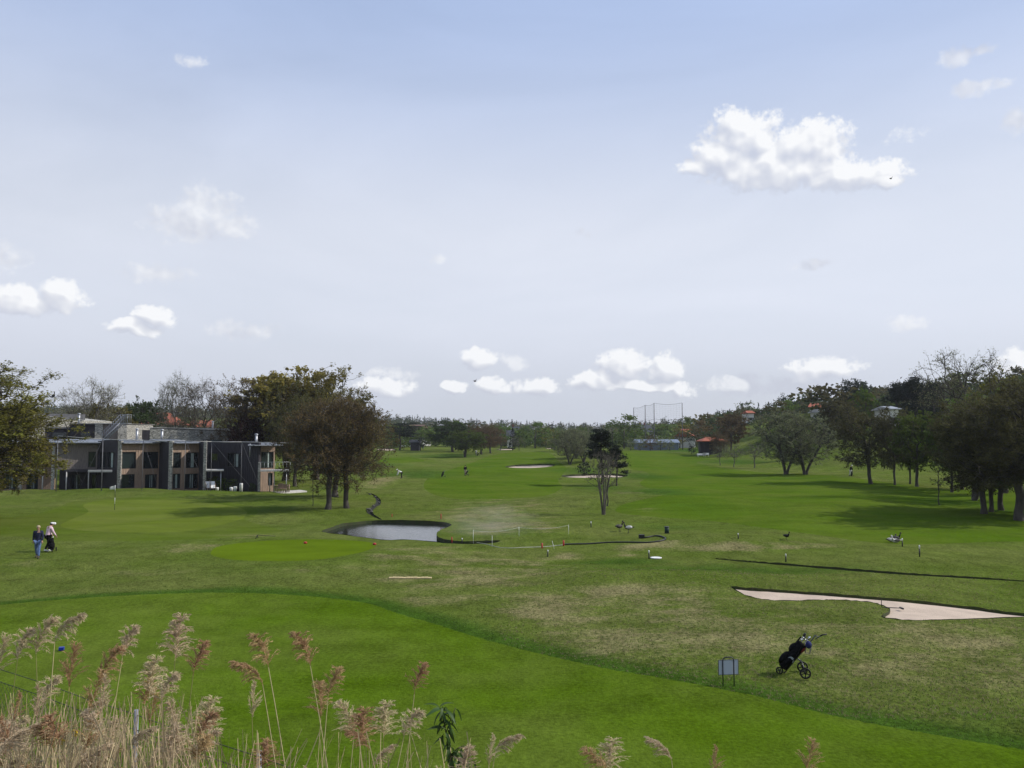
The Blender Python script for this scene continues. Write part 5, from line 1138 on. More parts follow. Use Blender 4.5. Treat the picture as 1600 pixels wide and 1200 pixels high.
def trolley(loc, rz, label, scale=1.0, full=True):
    """pull trolley: +x is the handle side, wheels pair at +x, small wheel at -x"""
    rt = empty('golf_trolley', loc, rz); rt.scale = (scale,) * 3
    base = Vector((-.34, 0, .20)); top = Vector((.30, 0, 1.0)); ax = (top - base).normalized(); up = Vector((-ax.z, 0, ax.x)); sd_ = Vector((0, 1, 0))
    # frame
    MB().tube([base - ax * .12 - up * .13, base + ax * .95 - up * .13, top + ax * .18 - up * .12, top + ax * .20 - up * .22], .016, 8).build('frame_tube', M_alu, rt)
    h_ = MB(); h0 = top + ax * .10 - up * .18; h1 = h0 + Vector((.14, 0, .10)); h2 = h1 + Vector((.15, 0, .045)); h_.tube([h0, h1], .014, 8); h_.build('handle_tube', M_alu, rt); MB().tube([h1 - Vector((.01, 0, .005)), h1 + Vector((.05, 0, .025)), h2], [.022, .017, .021], 8).build('handle_grip', M_plastic, rt)
    for s_ in (-1, 1):
        MB().tube([base + ax * .42 - up * .13, Vector((.15, s_ * .10, .36)), Vector((.20, s_ * .30, .16))], .013, 6).build('axle_arm', M_alu, rt); wheel(rt, (.20, s_ * .32, .145), .145, (0, 1, 0))
    MB().tube([base - ax * .10 - up * .13, Vector((-.42, 0, .11))], .015, 6).build('front_arm', M_alu, rt); wheel(rt, (-.42, 0, .10), .10, (0, 1, 0), .03)
    # bag: rounded tapering tube with pockets
    bg = MB(); n = 16; prof = [(-.02, .10, .09), (0, .135, .115), (.2, .15, .125), (.5, .15, .125), (.74, .145, .125), (.80, .15, .13), (.82, .135, .115)]
    vs_ = [base + ax * t + (up * math.cos(2 * math.pi * k / n) * b_ + sd_ * math.sin(2 * math.pi * k / n) * a_) * (1 + .03 * math.sin(3 * k + t * 9)) for t, a_, b_ in prof for k in range(n)]
    fs_ = [(i * n + k, i * n + (k + 1) % n, (i + 1) * n + (k + 1) % n, (i + 1) * n + k) for i in range(len(prof) - 1) for k in range(n)] + [tuple(range(n))[::-1], tuple(range((len(prof) - 1) * n, len(prof) * n))]
    bag = bg.add(vs_, fs_, True).build('bag', M_black, rt); rot = Matrix((ax, sd_, up)).transposed()
    pk = MB(); pk.ell(base + ax * .22 + up * .13, (.20, .125, .085), 12, 8, rot); pk.build('large_pocket', M_black, bag)
    MB().ell(base + ax * .58 + up * .125, (.14, .11, .075), 12, 8, rot).build('small_pocket', M_black, bag); MB().ell(base + ax * .33 - sd_ * .14, (.20, .05, .09), 12, 8, rot).build('side_pocket', M_black, bag)
    if full:
        pr = MB()                         # grey crescent mark on the bag's side
        c_ = base + ax * .30 - sd_ * .192 + up * .0
        for k in range(8):
            a0, a1 = -1.9 + k * .42, -1.9 + (k + 1) * .42; w0, w1 = .045 * math.sin(math.pi * k / 8) + .006, .045 * math.sin(math.pi * (k + 1) / 8) + .006
            q = lambda an, r: c_ + ax * math.cos(an) * r * 1.1 + up * math.sin(an) * r
            pr.add([q(a0, .085 - w0), q(a0, .085), q(a1, .085), q(a1, .085 - w1), *[v + sd_ * .02 for v in (q(a0, .085 - w0), q(a0, .085), q(a1, .085), q(a1, .085 - w1))]], [(0, 1, 2, 3), (0, 4, 5, 1), (3, 2, 6, 7)])
        pr.build('printed_mark', M_greylogo, bag); MB().ell(base + ax * .70 - sd_ * .06 - up * .10, (.10, .09, .04), 10, 6, rot).build('red_panel', M_red, bag)
        st_ = MB(); st_.tube([base + ax * .12 - sd_ * .15, base + ax * .4 - sd_ * .24 - up * .05, base + ax * .74 - sd_ * .15], .012, 5); st_.build('shoulder_strap', M_black, bag)
    cl_ = []
    for i in range(9 if full else 4):
        o_ = up * random.uniform(-.08, .08) + sd_ * random.uniform(-.09, .09); L_ = random.uniform(.10, .24); b_ = base + ax * .78 + o_; t_ = b_ + ax * L_ + o_ * .4
        MB().tube([b_, t_], .006, 5).build('club_shaft', M_chrome, rt)
        if i < 3: MB().ell(t_ + ax * .03, (.055, .045, .035), 10, 7, rot).build('wood_head', M_plastic if i else M_chrome, rt)
        else: hd_ = MB(); hd_.ell(t_ + up * .02, (.018, .012, .042), 8, 6, rot); hd_.build('iron_head', M_chrome, rt)
    if full:
        MB().ell(top + Vector((.02, -.08, -.17)), (.085, .07, .10), 12, 8).build('hanging_cover', M_blue, rt)
        b = MB()
        for s_ in (-1, 1): b.tube([top + Vector((-.04, s_ * .06, -.20)), top + Vector((-.06, s_ * .06, -.40)), top + Vector((.05, s_ * .05, -.42)), top + Vector((.10, s_ * .05, -.24))], .008, 5)
        b.tube([top + Vector((-.055, -.06, -.40)), top + Vector((-.055, .06, -.40))], .007, 5); b.build('wire_holder', M_alu, rt)
        MB().tube([base + ax * .05 + up * .09 + sd_ * .12, base + ax * .92 + up * .10 + sd_ * .13], .022, 8).build('umbrella', M_black, rt)
    return tag(rt, label, 'golf trolley')
g0 = at(1244, 1055); trolley(g0, -.22, 'three-wheeled golf trolley carrying a black bag of clubs on the near rough', scale=1.02)
trolley(at(80, 862), 2.2, 'golf trolley with a black bag beside the person in pink', .85, False)
trolley(at(692, 745.5), 1.2, 'golf trolley standing alone between two golfers on the near fairway', .95, False)
trolley(at(729.5, 743), .5, 'golf trolley beside the golfer in black and beige', .85, False)
trolley(at(1331, 744.5), 1.0, 'golf trolley behind the golfer in white trousers on the right', .85, False)
trolley(at(747, 712.5), 1.0, 'golf trolley next to the golfer in white by the brown trees', .9, False)

# ------------------------------------------------------------------ course furniture
M_post = mat('dark_painted_steel', (.018, .02, .035), .4); M_board = mat('board_back', (.46, .49, .60), .5, (.42, .45, .55), 1.5)
g0 = at(1138.5, 1072.5); rt = empty('tee_sign', g0, R(8)); k = g0.y / F
w_, h_ = .30, .74
pts_ = [(-w_ / 2, 0, -.05), (-w_ / 2, 0, h_ - .09)] + [(-w_ / 2 + .09 - .09 * math.cos(t), 0, h_ - .09 + .09 * math.sin(t)) for t in (.5, 1.0, 1.57)] + [(w_ / 2 - .09 + .09 * math.sin(t), 0, h_ - .09 + .09 * math.cos(t)) for t in (0, .57, 1.07, 1.57)] + [(w_ / 2, 0, -.05)]
MB().tube(pts_, .014, 8).build('hoop_post', M_post, rt)
MB().box((-.25, .018, .30), (.27, .03, .66)).build('panel', M_board, rt); fr = MB()
for a, b in (((-.262, .014, .288), (.282, .034, .300)), ((-.262, .014, .66), (.282, .034, .672)), ((-.262, .014, .30), (-.25, .034, .66)), ((.27, .014, .30), (.282, .034, .66))): fr.box(a, b)
fr.build('panel_frame', M_steeldark, rt); tag(rt, 'sign board seen from behind on a dark hoop post beside the near fairway', 'sign')
def thing1(name, mb, m, px, py, label, cat, rz=0, group=None, z=0):
    o = mb.build(name, m, None, at(px, py, z)); o.rotation_euler.z = rz; return tag(o, label, cat, group)
M_bluep = mat('blue_paint', (.01, .03, .30), .4); M_redp = mat('red_paint', (.38, .025, .02), .5)
rt = empty('tee_marker', at(96, 1017), .3); b = MB(); b.prism([(-.07, -.07), (.07, -.07), (.07, .07), (-.07, .07)], .03, .115); b.build('block', M_bluep, rt); MB().box((-.05, -.05, -.02), (.05, .05, .03)).build('foot', M_plastic, rt); tag(rt, 'blue tee marker block on the near fairway behind the reeds', 'tee marker')
thing1('tee_marker', MB().tube([(0, 0, 0), (0, 0, .09), (0, 0, .13)], [.10, .11, .05], 10), M_redp, 585, 851.5, 'red tee marker at the right end of the oval tee by the pond', 'tee marker')
thing1('tee_marker', MB().tube([(0, 0, 0), (0, 0, .09), (0, 0, .13)], [.10, .11, .05], 10), M_redp, 477, 849.5, 'red tee marker in the middle of the oval tee', 'tee marker')
rt = empty('bunker_rake', at(402, 841.5), 0); MB().tube([(0, 0, .22), (1.1, .25, .12)], .015, 5).build('handle', M_plastic, rt); MB().tube([(-.08, -.1, 0), (0, 0, .22), (.02, .1, .02)], .025, 5).build('head', M_plastic, rt); tag(rt, 'black rake-like tool lying at the left end of the oval tee', 'rake')
rt = empty('bunker_rake', at(1392, 950), 0); MB().tube([(-.35, 0, .30), (-.33, .02, .02), (.0, -.1, .03), (.35, -.18, .03)], .016, 5).build('handle', M_plastic, rt); MB().box((.3, -.28, .0), (.36, -.02, .05)).build('head', M_plastic, rt); tag(rt, 'dark rake left in the corner of the large sand bunker', 'rake')
def stake(px, py, h_, m, label, grp, r=.035, cap_=None, rz=0):
    rt = empty('stake', at(px, py)); MB().tube([(0, 0, -.1), (0, 0, h_ * (.72 if cap_ else 1))], r, 8).build('shaft', m, rt)
    if cap_: MB().tube([(0, 0, h_ * .72), (0, 0, h_ * .95), (0, 0, h_)], [r * 1.05, r * 1.05, r * .5], 8).build('cap', cap_, rt)
    return tag(rt, label, 'stake', grp)
RD = 'red penalty area stakes'
stake(689, 811, .42, M_redp, 'red stake on the far bank of the pond', RD); stake(612.5, 808, .26, M_redp, 'short red stake left on the far bank of the pond', RD, .028); stake(706, 846.5, .30, M_redp, 'red stake at the right-hand end of the pond', RD)
stake(847, 857, .32, M_redp, 'red stake, left of a pair beside the black hose', RD, .045); stake(880.5, 853, .34, M_redp, 'red stake, right of a pair beside the black hose', RD, .05)
WS = 'white posts of the roped-off patch'; M_wst = mat('white_plastic', (.8, .8, .78), .5)
wp = []
for px, py, h_, lb in ((739.5, 847, .75, 'thin white post before the pond channel, left end of the rope'), (769, 854, .65, 'thin white post just right of the pond channel'), (811, 838, .62, 'thin white post in the middle of the dry patch'), (888.5, 834.5, .62, 'thin white post at the right end of the roped patch'), (866, 858, .5, 'leaning white post between the two red stakes')):
    o = stake(px, py, h_, M_wst, lb, WS, .010); wp.append(o.location + Vector((0, 0, h_ * .93)))
    if px == 866: o.rotation_euler.y = -.25
rp = MB(); o0 = wp[0].copy()
for a, b in ((wp[0] + Vector((.0, 0, 0)), wp[2]), (wp[2], wp[3])):
    a = a - o0; b = b - o0; rp.tube([a.lerp(b, i / 6) - Vector((0, 0, math.sin(i / 6 * math.pi) * .16)) for i in range(7)], .004, 4)
o = rp.build('rope', M_wst, None, o0); tag(o, 'thin white rope slung between the posts of the dry patch', 'rope')
BP = 'dark marker posts with white tops'
for px, py, h_, lb in ((923.5, 824, .42, 'marker post behind the standing geese'), (856, 870, .38, 'marker post left of the bare strip in front of the hose'), (1014, 873, .44, 'marker post beside the flat white plate'), (1153.5, 841.5, .32, 'marker post on the hump left of the black bird'), (1228, 878, .42, 'marker post at the near ditch, with a white top'), (1437, 870, .62, 'tallest marker post, alone on the right fairway'), (1410, 854, .48, 'marker post right of the resting ducks'), (722, 848, .28, 'small marker post at the pond channel mouth')):
    stake(px, py, h_, M_plastic, lb, BP, .035, M_wst)
rt = empty('litter_bin', at(1042, 833.5)); MB().tube([(0, 0, 0), (0, 0, .42)], .15, 12).build('drum', mat('dark_green_paint', (.012, .035, .022), .6), rt); MB().tube([(0, 0, .42), (0, 0, .46)], .165, 12).build('rim', M_plastic, rt); tag(rt, 'small dark green bin above the bend of the hose', 'bin')
hz = [tuple(at(a, b, .04)) for a, b in spline([(1005, 841), (1010, 840.5), (1025, 838), (1035, 839.5), (1040, 843), (1030, 846.5), (1010, 848.5), (980, 848), (950, 848.5), (920, 850.5), (895, 851), (880, 851.5)], 5, False)]
rt = empty('hose', hz[0]); o0 = Vector(hz[0]); MB().tube([Vector(p) - o0 for p in hz], .045, 6).build('pipe', M_plastic, rt); MB().cbox((-.1, 0, .08), (.35, .2, .22)).build('coupling', M_plastic, rt)
tag(rt, 'thick black water hose looping over the worn turf', 'hose')
hz = [tuple(at(a, b, .03)) for a, b in spline([(880, 852), (850, 855), (818, 856), (800, 857), (780, 856), (760, 851), (745, 848.5)], 5, False)]
o0 = Vector(hz[0]); o = MB().tube([Vector(p) - o0 for p in hz], .016, 6).build('pipe', mat('pale_plastic', (.42, .42, .38), .6), None, o0); tag(o, 'thin pale pipe running from the red stakes towards the pond', 'pipe')
thing1('plate', MB().tube([(0, 0, .01), (0, 0, .05), (0, 0, .06)], [.30, .32, .26], 16), M_wst, 1025, 872.5, 'flat white round plate lying right of a marker post', 'plate')
o = MB(); 
for i in range(12): o.box((-.98 + i * .165, -.14 + random.uniform(-.02, .02), -.02), (-.98 + i * .165 + .15, .14 + random.uniform(-.02, .02), .05 + random.uniform(0, .02)))
thing1('straw_mat', o, mat('straw', (.52, .42, .22), .95, (.42, .34, .18), 12), 641, 904, 'narrow straw-coloured strip of matting on the turf before the pond', 'mat')['kind'] = 'stuff'
# flags
def flag(px, py, ptop, label, m=M_whitef, d=-1):
    g_ = at(px, py); h_ = P(px, ptop, g_.y).z - g_.z; rt = empty('flagstick', g_)
    for i in range(4): MB().tube([(0, 0, h_ * i / 4), (0, 0, h_ * (i + 1) / 4 - .002)], .02, 6).build('pole', M_wst if i % 2 else M_plastic, rt)
    v = []; fs_ = []
    for i in range(7):
        for j in range(2): v.append((d * i * .08, .05 * math.sin(i * .9), h_ - .02 - (.36 * j + .0) * (1 if i < 6 else .9) - i * .022 + (i * .02 * j)))
    v += [(a, b + .006, c) for a, b, c in v]
    for i in range(6): fs_ += [(2 * i, 2 * i + 2, 2 * i + 3, 2 * i + 1), (14 + 2 * i, 14 + 2 * i + 1, 14 + 2 * i + 3, 14 + 2 * i + 2)]
    MB().add(v, fs_, True).build('flag', m, rt); return tag(rt, label, 'flag')
flag(179, 797, 758, 'white flag on a striped stick on the left putting green'); flag(697, 701, 692, 'white flag in front of the large dark green tree'); flag(831, 699, 690.5, 'tiny white flag at the far end of the centre fairway')
# birds
def bird(px, py, rz, label, m1, m2, s=1.0, fly=None, grp=None, sit=False):
    loc = at(px, py) if fly is None else P(px, py, fly); rt = empty('bird', loc, rz); rt.scale = (s,) * 3; b = .0 if sit else .22
    body = MB(); body.ell((0, 0, b + .16), (.13, .27, .13), 10, 8); body.tube([(0, -.20, b + .20), (0, -.28, b + .36), (0, -.30, b + .48)], [.07, .04, .035], 8); body.ell((0, -.32, b + .50), (.045, .065, .045), 8, 6); body.tube([(0, .2, b + .18), (0, .42, b + .20)], [.07, .02], 6); body.build('body', m1, rt)
    MB().tube([(0, -.37, b + .50), (0, -.44, b + .48)], [.022, .008], 5).build('beak', mat('beak', (.3, .12, .03), .5), rt)
    if fly is None:
        for s_ in (-1, 1): MB().ell((s_ * .11, .04, b + .19), (.04, .24, .10), 8, 6).build('wing', m2, rt)
        if not sit:
            for s_ in (-1, 1): MB().tube([(s_ * .05, 0, b + .06), (s_ * .05, -.01, 0), (s_ * .05, -.08, .01)], .014, 5).build('leg', M_plastic, rt)
    else:
        for s_ in (-1, 1): MB().add([(0, -.12, .18), (s_ * .35, -.16, .40), (s_ * .75, .02, .30), (s_ * .35, .10, .34), (0, .14, .18), (0, 0, .21), (s_ * .35, -.03, .40)], [(0, 1, 6, 5), (1, 2, 6), (6, 2, 3), (5, 6, 3, 4)]).build('wing', m2, rt)
    return tag(rt, label, 'bird', grp)
M_gb = mat('goose_grey', (.12, .11, .10), .9, (.05, .045, .04), 8); M_gw = mat('goose_white', (.65, .64, .60), .9); M_bk = mat('black_feather', (.012, .012, .015), .7)
bird(968, 831, 2.2, 'dark goose with a raised head, left of the pair above the hose', M_bk, M_gb); bird(982, 833, -1.8, 'black and white goose, right of the pair above the hose', M_bk, M_gw)
bird(1229, 844, .5, 'black bird standing upright on the right fairway', M_bk, M_bk, .7); bird(1393, 847, 1.7, 'resting duck, left of the group by the marker post', M_gb, M_gw, .9, sit=True); bird(1400, 848.5, -1.4, 'white-winged resting duck nearest the marker post', M_gw, M_gb, .9, sit=True); bird(1400, 844, 1.5, 'dark duck behind the two resting ones', M_bk, M_gb, .9, sit=True)
bird(83, 625, .8, 'dark bird flying over the left treetops', M_bk, M_bk, 1.2, fly=90); bird(742, 598, 1.2, 'tiny bird flying low over the far woods', M_bk, M_bk, .8, fly=140); bird(1392, 281, 1.0, 'tiny bird high up below the big cloud', M_bk, M_bk, .55, fly=110)
# stones in the stream
for i, (px, py) in enumerate(((578, 773), (586, 777), (590, 781), (583, 791), (577, 797), (580, 800.5), (574, 796), (592, 786))):
    g_ = at(px, py); r_ = random.uniform(.10, .22); b = MB().ell((0, 0, .05), (r_, r_ * .7, r_ * .55), 7, 5); b.v = [tuple(c * random.uniform(.85, 1.15) for c in q) for q in b.v]
    o = b.build('stone', mat('stream_stone', (.14, .13, .12), .9, (.06, .06, .05), 3), None, g_); tag(o, 'rounded grey stone on the edge of the small stream above the pond', 'stone', 'stones along the stream')

# ------------------------------------------------------------------ rough grass tufts (near part of the course)
def tufts(name, n, box, hgt, c, label, regions, wdt=.010):
    px = rng.uniform(box[0], box[1], n); py = box[2] + (box[3] - box[2]) * rng.random(n); P_ = []
    yy = CAMZ * F / (py - 683.0); x = (px - 800) / F * yy; ok = np.ones(n, bool); p = np.column_stack([x, yy])
    for k in ('near_fairway', 'bunker', 'tee_ground', 'pond', 'fringe', 'putting_green', 'ditch'):
        if k in regions: continue
        for pl in REG[k]: ok &= ~inside(pl, p)
    x, yy = x[ok], yy[ok]; m = len(x); k = 4; x = np.repeat(x, k) + rng.normal(0, .025, m * k); yy = np.repeat(yy, k) + rng.normal(0, .025, m * k); z = H(x, yy) - .005; n2 = len(x)
    h_ = hgt * rng.uniform(.4, 1.2, n2); a = rng.uniform(0, 6.283, n2); lx, ly = np.cos(a), np.sin(a); w_ = wdt * rng.uniform(.6, 1.3, n2); ln = rng.uniform(.2, .9, n2) * h_
    b0 = np.column_stack([x - ly * w_, yy + lx * w_, z]); b1 = np.column_stack([x + ly * w_, yy - lx * w_, z]); t_ = np.column_stack([x + lx * ln, yy + ly * ln, z + h_])
    v = np.stack([b0, b1, t_], 1).reshape(-1, 3); f = np.arange(n2 * 3).reshape(-1, 3); me = leaf_mesh(name, v, f, np.clip(rng.normal(.5, .22, n2), 0, 1)); me.materials.append(c)
    return tag(link(name, me), label, 'grass', kind='stuff')
tufts('rough_tufts', 26000, (-100, 1750, 872, 1190), .05, leafm('tuft_green', (.085, .125, .022)), 'short uneven grass tufts of the rough', [])
tufts('dry_tufts', 9000, (780, 1750, 890, 1110), .05, leafm('tuft_straw', (.24, .21, .11)), 'dry straw-coloured grass tufts in the rough', [])

# ------------------------------------------------------------------ reeds in the foreground
M_reedstem = mat('reed_straw', (.56, .46, .28), .7, (.42, .34, .19), 5, stretch=(1, 1, .3)); M_reedgreen = mat('reed_stem_green', (.24, .22, .09), .7, (.16, .15, .06), 5)
M_plume = leafm('reed_plume', (.47, .375, .245), .3); M_plume2 = leafm('reed_plume_brown', (.37, .24, .13), .3); M_reedleaf = mat('reed_leaf', (.42, .34, .20), .8, trans=.25)
def reed_proto(seed, droop, full_, h=2.3, rl=.26, spread=.07):
    global rng
    rng = np.random.default_rng(seed); random.seed(seed)
    bx_, by_ = random.uniform(-.10, .10), random.uniform(-.06, .06); pts_ = [Vector((bx_ * (i / 12) ** 2, by_ * (i / 12) ** 2, (h - rl) * i / 12)) for i in range(13)]
    stem = MB().tube(pts_, [.0045 - .0028 * i / 12 for i in range(13)], 5, False).mesh('stem')
    # panicle: axis bends towards +x
    base = pts_[-1]; ax = [base + Vector((droop * rl * (t ** 1.8), 0, rl * t * (1 - droop * .35 * t))) for t in np.linspace(0, 1, 9)]
    p0, p1 = [], []; ns = int(44 * full_)
    for i in range(ns):
        t = random.random() ** .8; k = min(int(t * 8), 7); o = ax[k].lerp(ax[k + 1], t * 8 - k); L_ = (.10 + .05 * random.random()) * (1.1 - .75 * t) * (rl / .26)
        a_ = random.random() * 6.283; d_ = Vector((math.cos(a_) * spread * 8 + droop * .9, math.sin(a_) * spread * 8, 1.1 - .3 * random.random())).normalized(); q = o.copy()
        for s_ in range(5):
            nx = q + d_ * L_ / 5; p0.append(q); p1.append(nx)
            for u in range(5):
                w = q.lerp(nx, random.random()); e = w + (d_ + Vector((random.gauss(0, .5), random.gauss(0, .5), random.gauss(-.1, .4)))).normalized() * random.uniform(.008, .020); p0.append(w); p1.append(e)
            q = nx; d_ = (d_ + Vector((droop * .22, 0, -.20 - .25 * droop))).normalized()
    v, f = ribbons(np.array(p0), np.array(p1), .0030); v2, f2 = ribbons(np.array([a for a in ax[:-1]]), np.array([a for a in ax[1:]]), .004)
    V_ = np.concatenate([v, v2]); F_ = np.concatenate([f, f2 + len(v)]); pl = leaf_mesh('plume', V_, F_, np.clip(rng.normal(.55, .2, len(F_)), 0, 1))
    lf = []
    for k in range(3):
        z_ = (.3 + .55 * random.random()) * h * .8; b_ = pts_[min(int(z_ / (h - rl) * 12), 12)]; a_ = random.random() * 6.283; L_ = random.uniform(.25, .45); m = MB(); vs_ = []
        for i in range(6): t = i / 5; c = b_ + Vector((math.cos(a_) * L_ * t, math.sin(a_) * L_ * t, L_ * (.9 * t - .9 * t * t))); w = .008 * (1 - t) + .001; s_ = Vector((-math.sin(a_), math.cos(a_), 0)) * w; vs_ += [c - s_, c + s_]
        m.add(vs_, [(2 * i, 2 * i + 1, 2 * i + 3, 2 * i + 2) for i in range(5)]); lf.append(m.mesh('leaf'))
    return dict(stem=stem, plume=pl, leaf=lf, h=h, top=ax[5])
RP = [reed_proto(101, .2, 1.2, rl=.19, spread=.08), reed_proto(102, .5, 1.3, rl=.22, spread=.08), reed_proto(103, .1, .9, rl=.25, spread=.05), reed_proto(104, .35, 1.5, rl=.20, spread=.11), reed_proto(105, .8, 1.1, rl=.19, spread=.08), reed_proto(106, .12, 1.9, rl=.24, spread=.12), reed_proto(107, .1, .45, rl=.2, spread=.03)]
random.seed(9); rng = np.random.default_rng(9)
def reed(px, py, d, kind, rz, label, group='reeds in the foreground', lean=0.0, m=None, plume=True, green=False):
    rp = RP[kind]; hd = P(px, py, d); 
    to_ = Matrix.Rotation(rz, 3, 'Z') @ rp['top']; hd.x -= to_.x; d = d - to_.y
    x = hd.x - lean * 2.0; zg = float(H(x, d)) - .05; s = max((hd.z - zg) / rp['top'].z, .25)
    rt = empty('reed', (x, d, zg)); L_ = math.atan2(lean * 2.0, hd.z - zg); rt.rotation_euler = (random.gauss(0, .02), L_, 0); rt.scale = (1, 1, s)
    sb = MB
    o = link('stem', rp['stem'], rt, M_reedgreen if green else M_reedstem); o.rotation_euler.z = rz
    if plume: o = link('plume', rp['plume'], rt, m or (M_plume if random.random() < .6 else M_plume2)); o.rotation_euler.z = rz
    for k in range(random.choice((1, 2, 3))): o = link('leaf', rp['leaf'][k], rt, M_reedleaf); o.rotation_euler.z = rz + k
    return tag(rt, label, 'reed', group)
main = [(285, 985, 1, 5, 0, .02, 'tall bushy reed plume standing highest left of centre', 0), (478, 995, 2, 3, 3.1, -.10, 'tall slender reed alone right of the dense clump', 1), (407, 1003, 6, 3, 3, -.10, 'reed with a tiny sparse tip left of the tall slender one', 1), (387, 1036, 4, 4, 3.1, -.12, 'reed whose plume droops to the left like a hook', 1),
        (398, 1088, 2, 6, 1, 0, 'short reed with a small rusty tip below the hooked one', 0), (520, 1062, 2, 0, 0, .06, 'reed with a compact rusty plume right of the tall slender one', 1), (655, 1052, 0, 0, 0, .10, 'lone reed leaning right above the leafy shoot', 1), (205, 992, 3, 3, 0, .05, 'pale feathery reed plume, left of the highest one', 0),
        (318, 1014, 0, 0, 0, .12, 'rust-tipped reed just right of the highest plume', 1), (72, 985, 1, 1, 0, -.02, 'double pale plume, highest at the far left', 0), (38, 1000, 3, 3, .3, .0, 'broad plume at the far left below the double one', 0), (14, 1012, 0, 2, 0, .12, 'rusty plume leaning in from the left edge', 0),
        (98, 978, 4, 4, 0, -.03, 'small pale plume right of the double one', 0), (124, 1030, 2, 2, 0, .02, 'narrow rusty plume beside the blue tee marker', 1), (172, 1030, 4, 1, 0, -.02, 'short reddish plume left of the pale feathery one', 1), (240, 1050, 5, 5, 0, .02, 'wide plume below the pale feathery one', 0),
        (262, 1068, 3, 3, 0, .02, 'pinkish plume below the highest plume', 0), (325, 1110, 5, 5, 0, .08, 'big woolly plume at the right side of the dense clump', 0), (500, 1088, 4, 1, 2, .05, 'small curved plume under the compact rusty one', 1), (566, 1130, 2, 5, 0, -.02, 'dark upright plume before the woolly pair at the bottom', 1),
        (600, 1122, 5, 5, 0, -.04, 'large woolly plume at the bottom, left of the leafy shoot', 0), (545, 1112, 1, 1, 2.8, .03, 'round fluffy plume at the left of the woolly pair', 0), (643, 1120, 6, 3, 0, .08, 'loose spreading plume beside the leafy shoot', 0), (792, 1152, 4, 4, 0, .06, 'drooping plume right of the leafy shoot', 0),
        (768, 1168, 6, 6, 0, .05, 'thin plume next to the drooping one', 0), (955, 1175, 5, 5, 0, .0, 'stout pale plume at the bottom edge in the middle', 0), (932, 1188, 1, 1, 3.0, .0, 'plume lying left of the stout pale one', 1), (1032, 1165, 4, 4, 2.6, -.03, 'pale two-part plume at the bottom edge, right of the stout one', 0),
        (1118, 1188, 6, 6, 0, .0, 'barely showing tip at the bottom edge below the sign', 1), (1266, 1178, 6, 2, 0, .05, 'thin rusty tip at the bottom edge below the golf trolley', 1), (75, 1075, 3, 3, 0, 0, 'plume under the double one at the far left', 0), (150, 1068, 2, 2, 0, .15, 'rusty slanting plume between the fence wires', 1)]
for i, (px, py, vk, kd, rz, ln, lb, rust) in enumerate(main): reed(px, py, random.uniform(4.2, 5.2), kd, rz, lb, lean=ln, m=M_plume2 if rust else M_plume, green=random.random() < .4)
def dens(px): return np.interp(px, [-60, 120, 330, 420, 700, 760], [1, 1, .8, .25, .18, 0])
cnt = 0
while cnt < 105:
    px = random.uniform(-50, 760); 
    if random.random() > dens(px): continue
    lo = 1070 if px < 260 else (1095 if px < 345 else 1150)
    py = lo + (1230 - lo) * random.random() ** .75; reed(px, py, random.uniform(3.6, 6.2), random.randrange(7), random.uniform(-.8, .8) + (3.14 if random.random() < .3 else 0), 'dry reed with a brownish plume among many in the foreground clump', lean=random.gauss(.02, .14), green=random.random() < .2, plume=random.random() < .8); cnt += 1
# bent dry canes and leaf litter filling the foot of the clump
p0, p1 = [], []; n_ = 3400
px_ = rng.uniform(-120, 760, n_); keep = rng.random(n_) < dens(px_); px_ = px_[keep]; d_ = rng.uniform(3.4, 6.4, len(px_)); ztop = CAMZ - (rng.uniform(1070, 1300, len(px_)) + np.where(px_ > 330, 55, 0) - 683) / F * d_
x_ = (px_ - 800) / F * d_; zg = H(x_, d_); a_ = rng.normal(.05, .22, len(px_)); b_ = rng.normal(0, .2, len(px_)); hh = np.maximum(ztop - zg, .1)
p0 = np.column_stack([x_ - a_ * hh, d_ - b_ * hh, zg]); p1 = np.column_stack([x_, d_, zg + hh]); v, f = ribbons(p0, p1, .0085)
me = leaf_mesh('reed_canes', v, f, np.clip(rng.normal(.5, .25, len(f)), 0, 1)); me.materials.append(leafm('cane_straw', (.40, .32, .19), .2)); tag(link('reed_canes', me), 'tangle of dry reed canes at the foot of the foreground reeds', 'reeds', kind='stuff')
# green shoot with hanging leaves
M_shoot = mat('shoot_stem', (.05, .055, .02), .7); M_shootleaf = mat('shoot_leaf', (.035, .075, .016), .55, (.05, .09, .02), 3, trans=.3, objvar=.2)
d = 4.4; foot = P(712, 1230, d); foot.z = float(H(foot.x, d)); rt = empty('leafy_shoot', foot); pp = [P(a, b, d) - foot for a, b in ((712, 1300), (708, 1215), (704, 1180), (697, 1145), (691, 1115), (692, 1103))]; pp[0] = Vector((0, 0, -.05))
MB().tube(pp, [.008, .006, .005, .004, .003, .002], 6).build('stem', M_shoot, rt)
def leafshape(L_, w, dr):
    m = MB(); v = []
    for i in range(6): t = i / 5; ww = w * math.sin(math.pi * min(t * .9 + .05, 1)) ; z = -dr * t * t * L_; v += [(L_ * t, -ww, z + ww * .5), (L_ * t, 0, z), (L_ * t, ww, z + ww * .5)]
    return m.add(v, [(3 * i + k, 3 * i + k + 1, 3 * i + k + 4, 3 * i + k + 3) for i in range(5) for k in (0, 1)], True)
lfm = [leafshape(.060, .010, .9).mesh('leaf'), leafshape(.075, .011, .5).mesh('leaf'), leafshape(.045, .009, 1.2).mesh('leaf')]
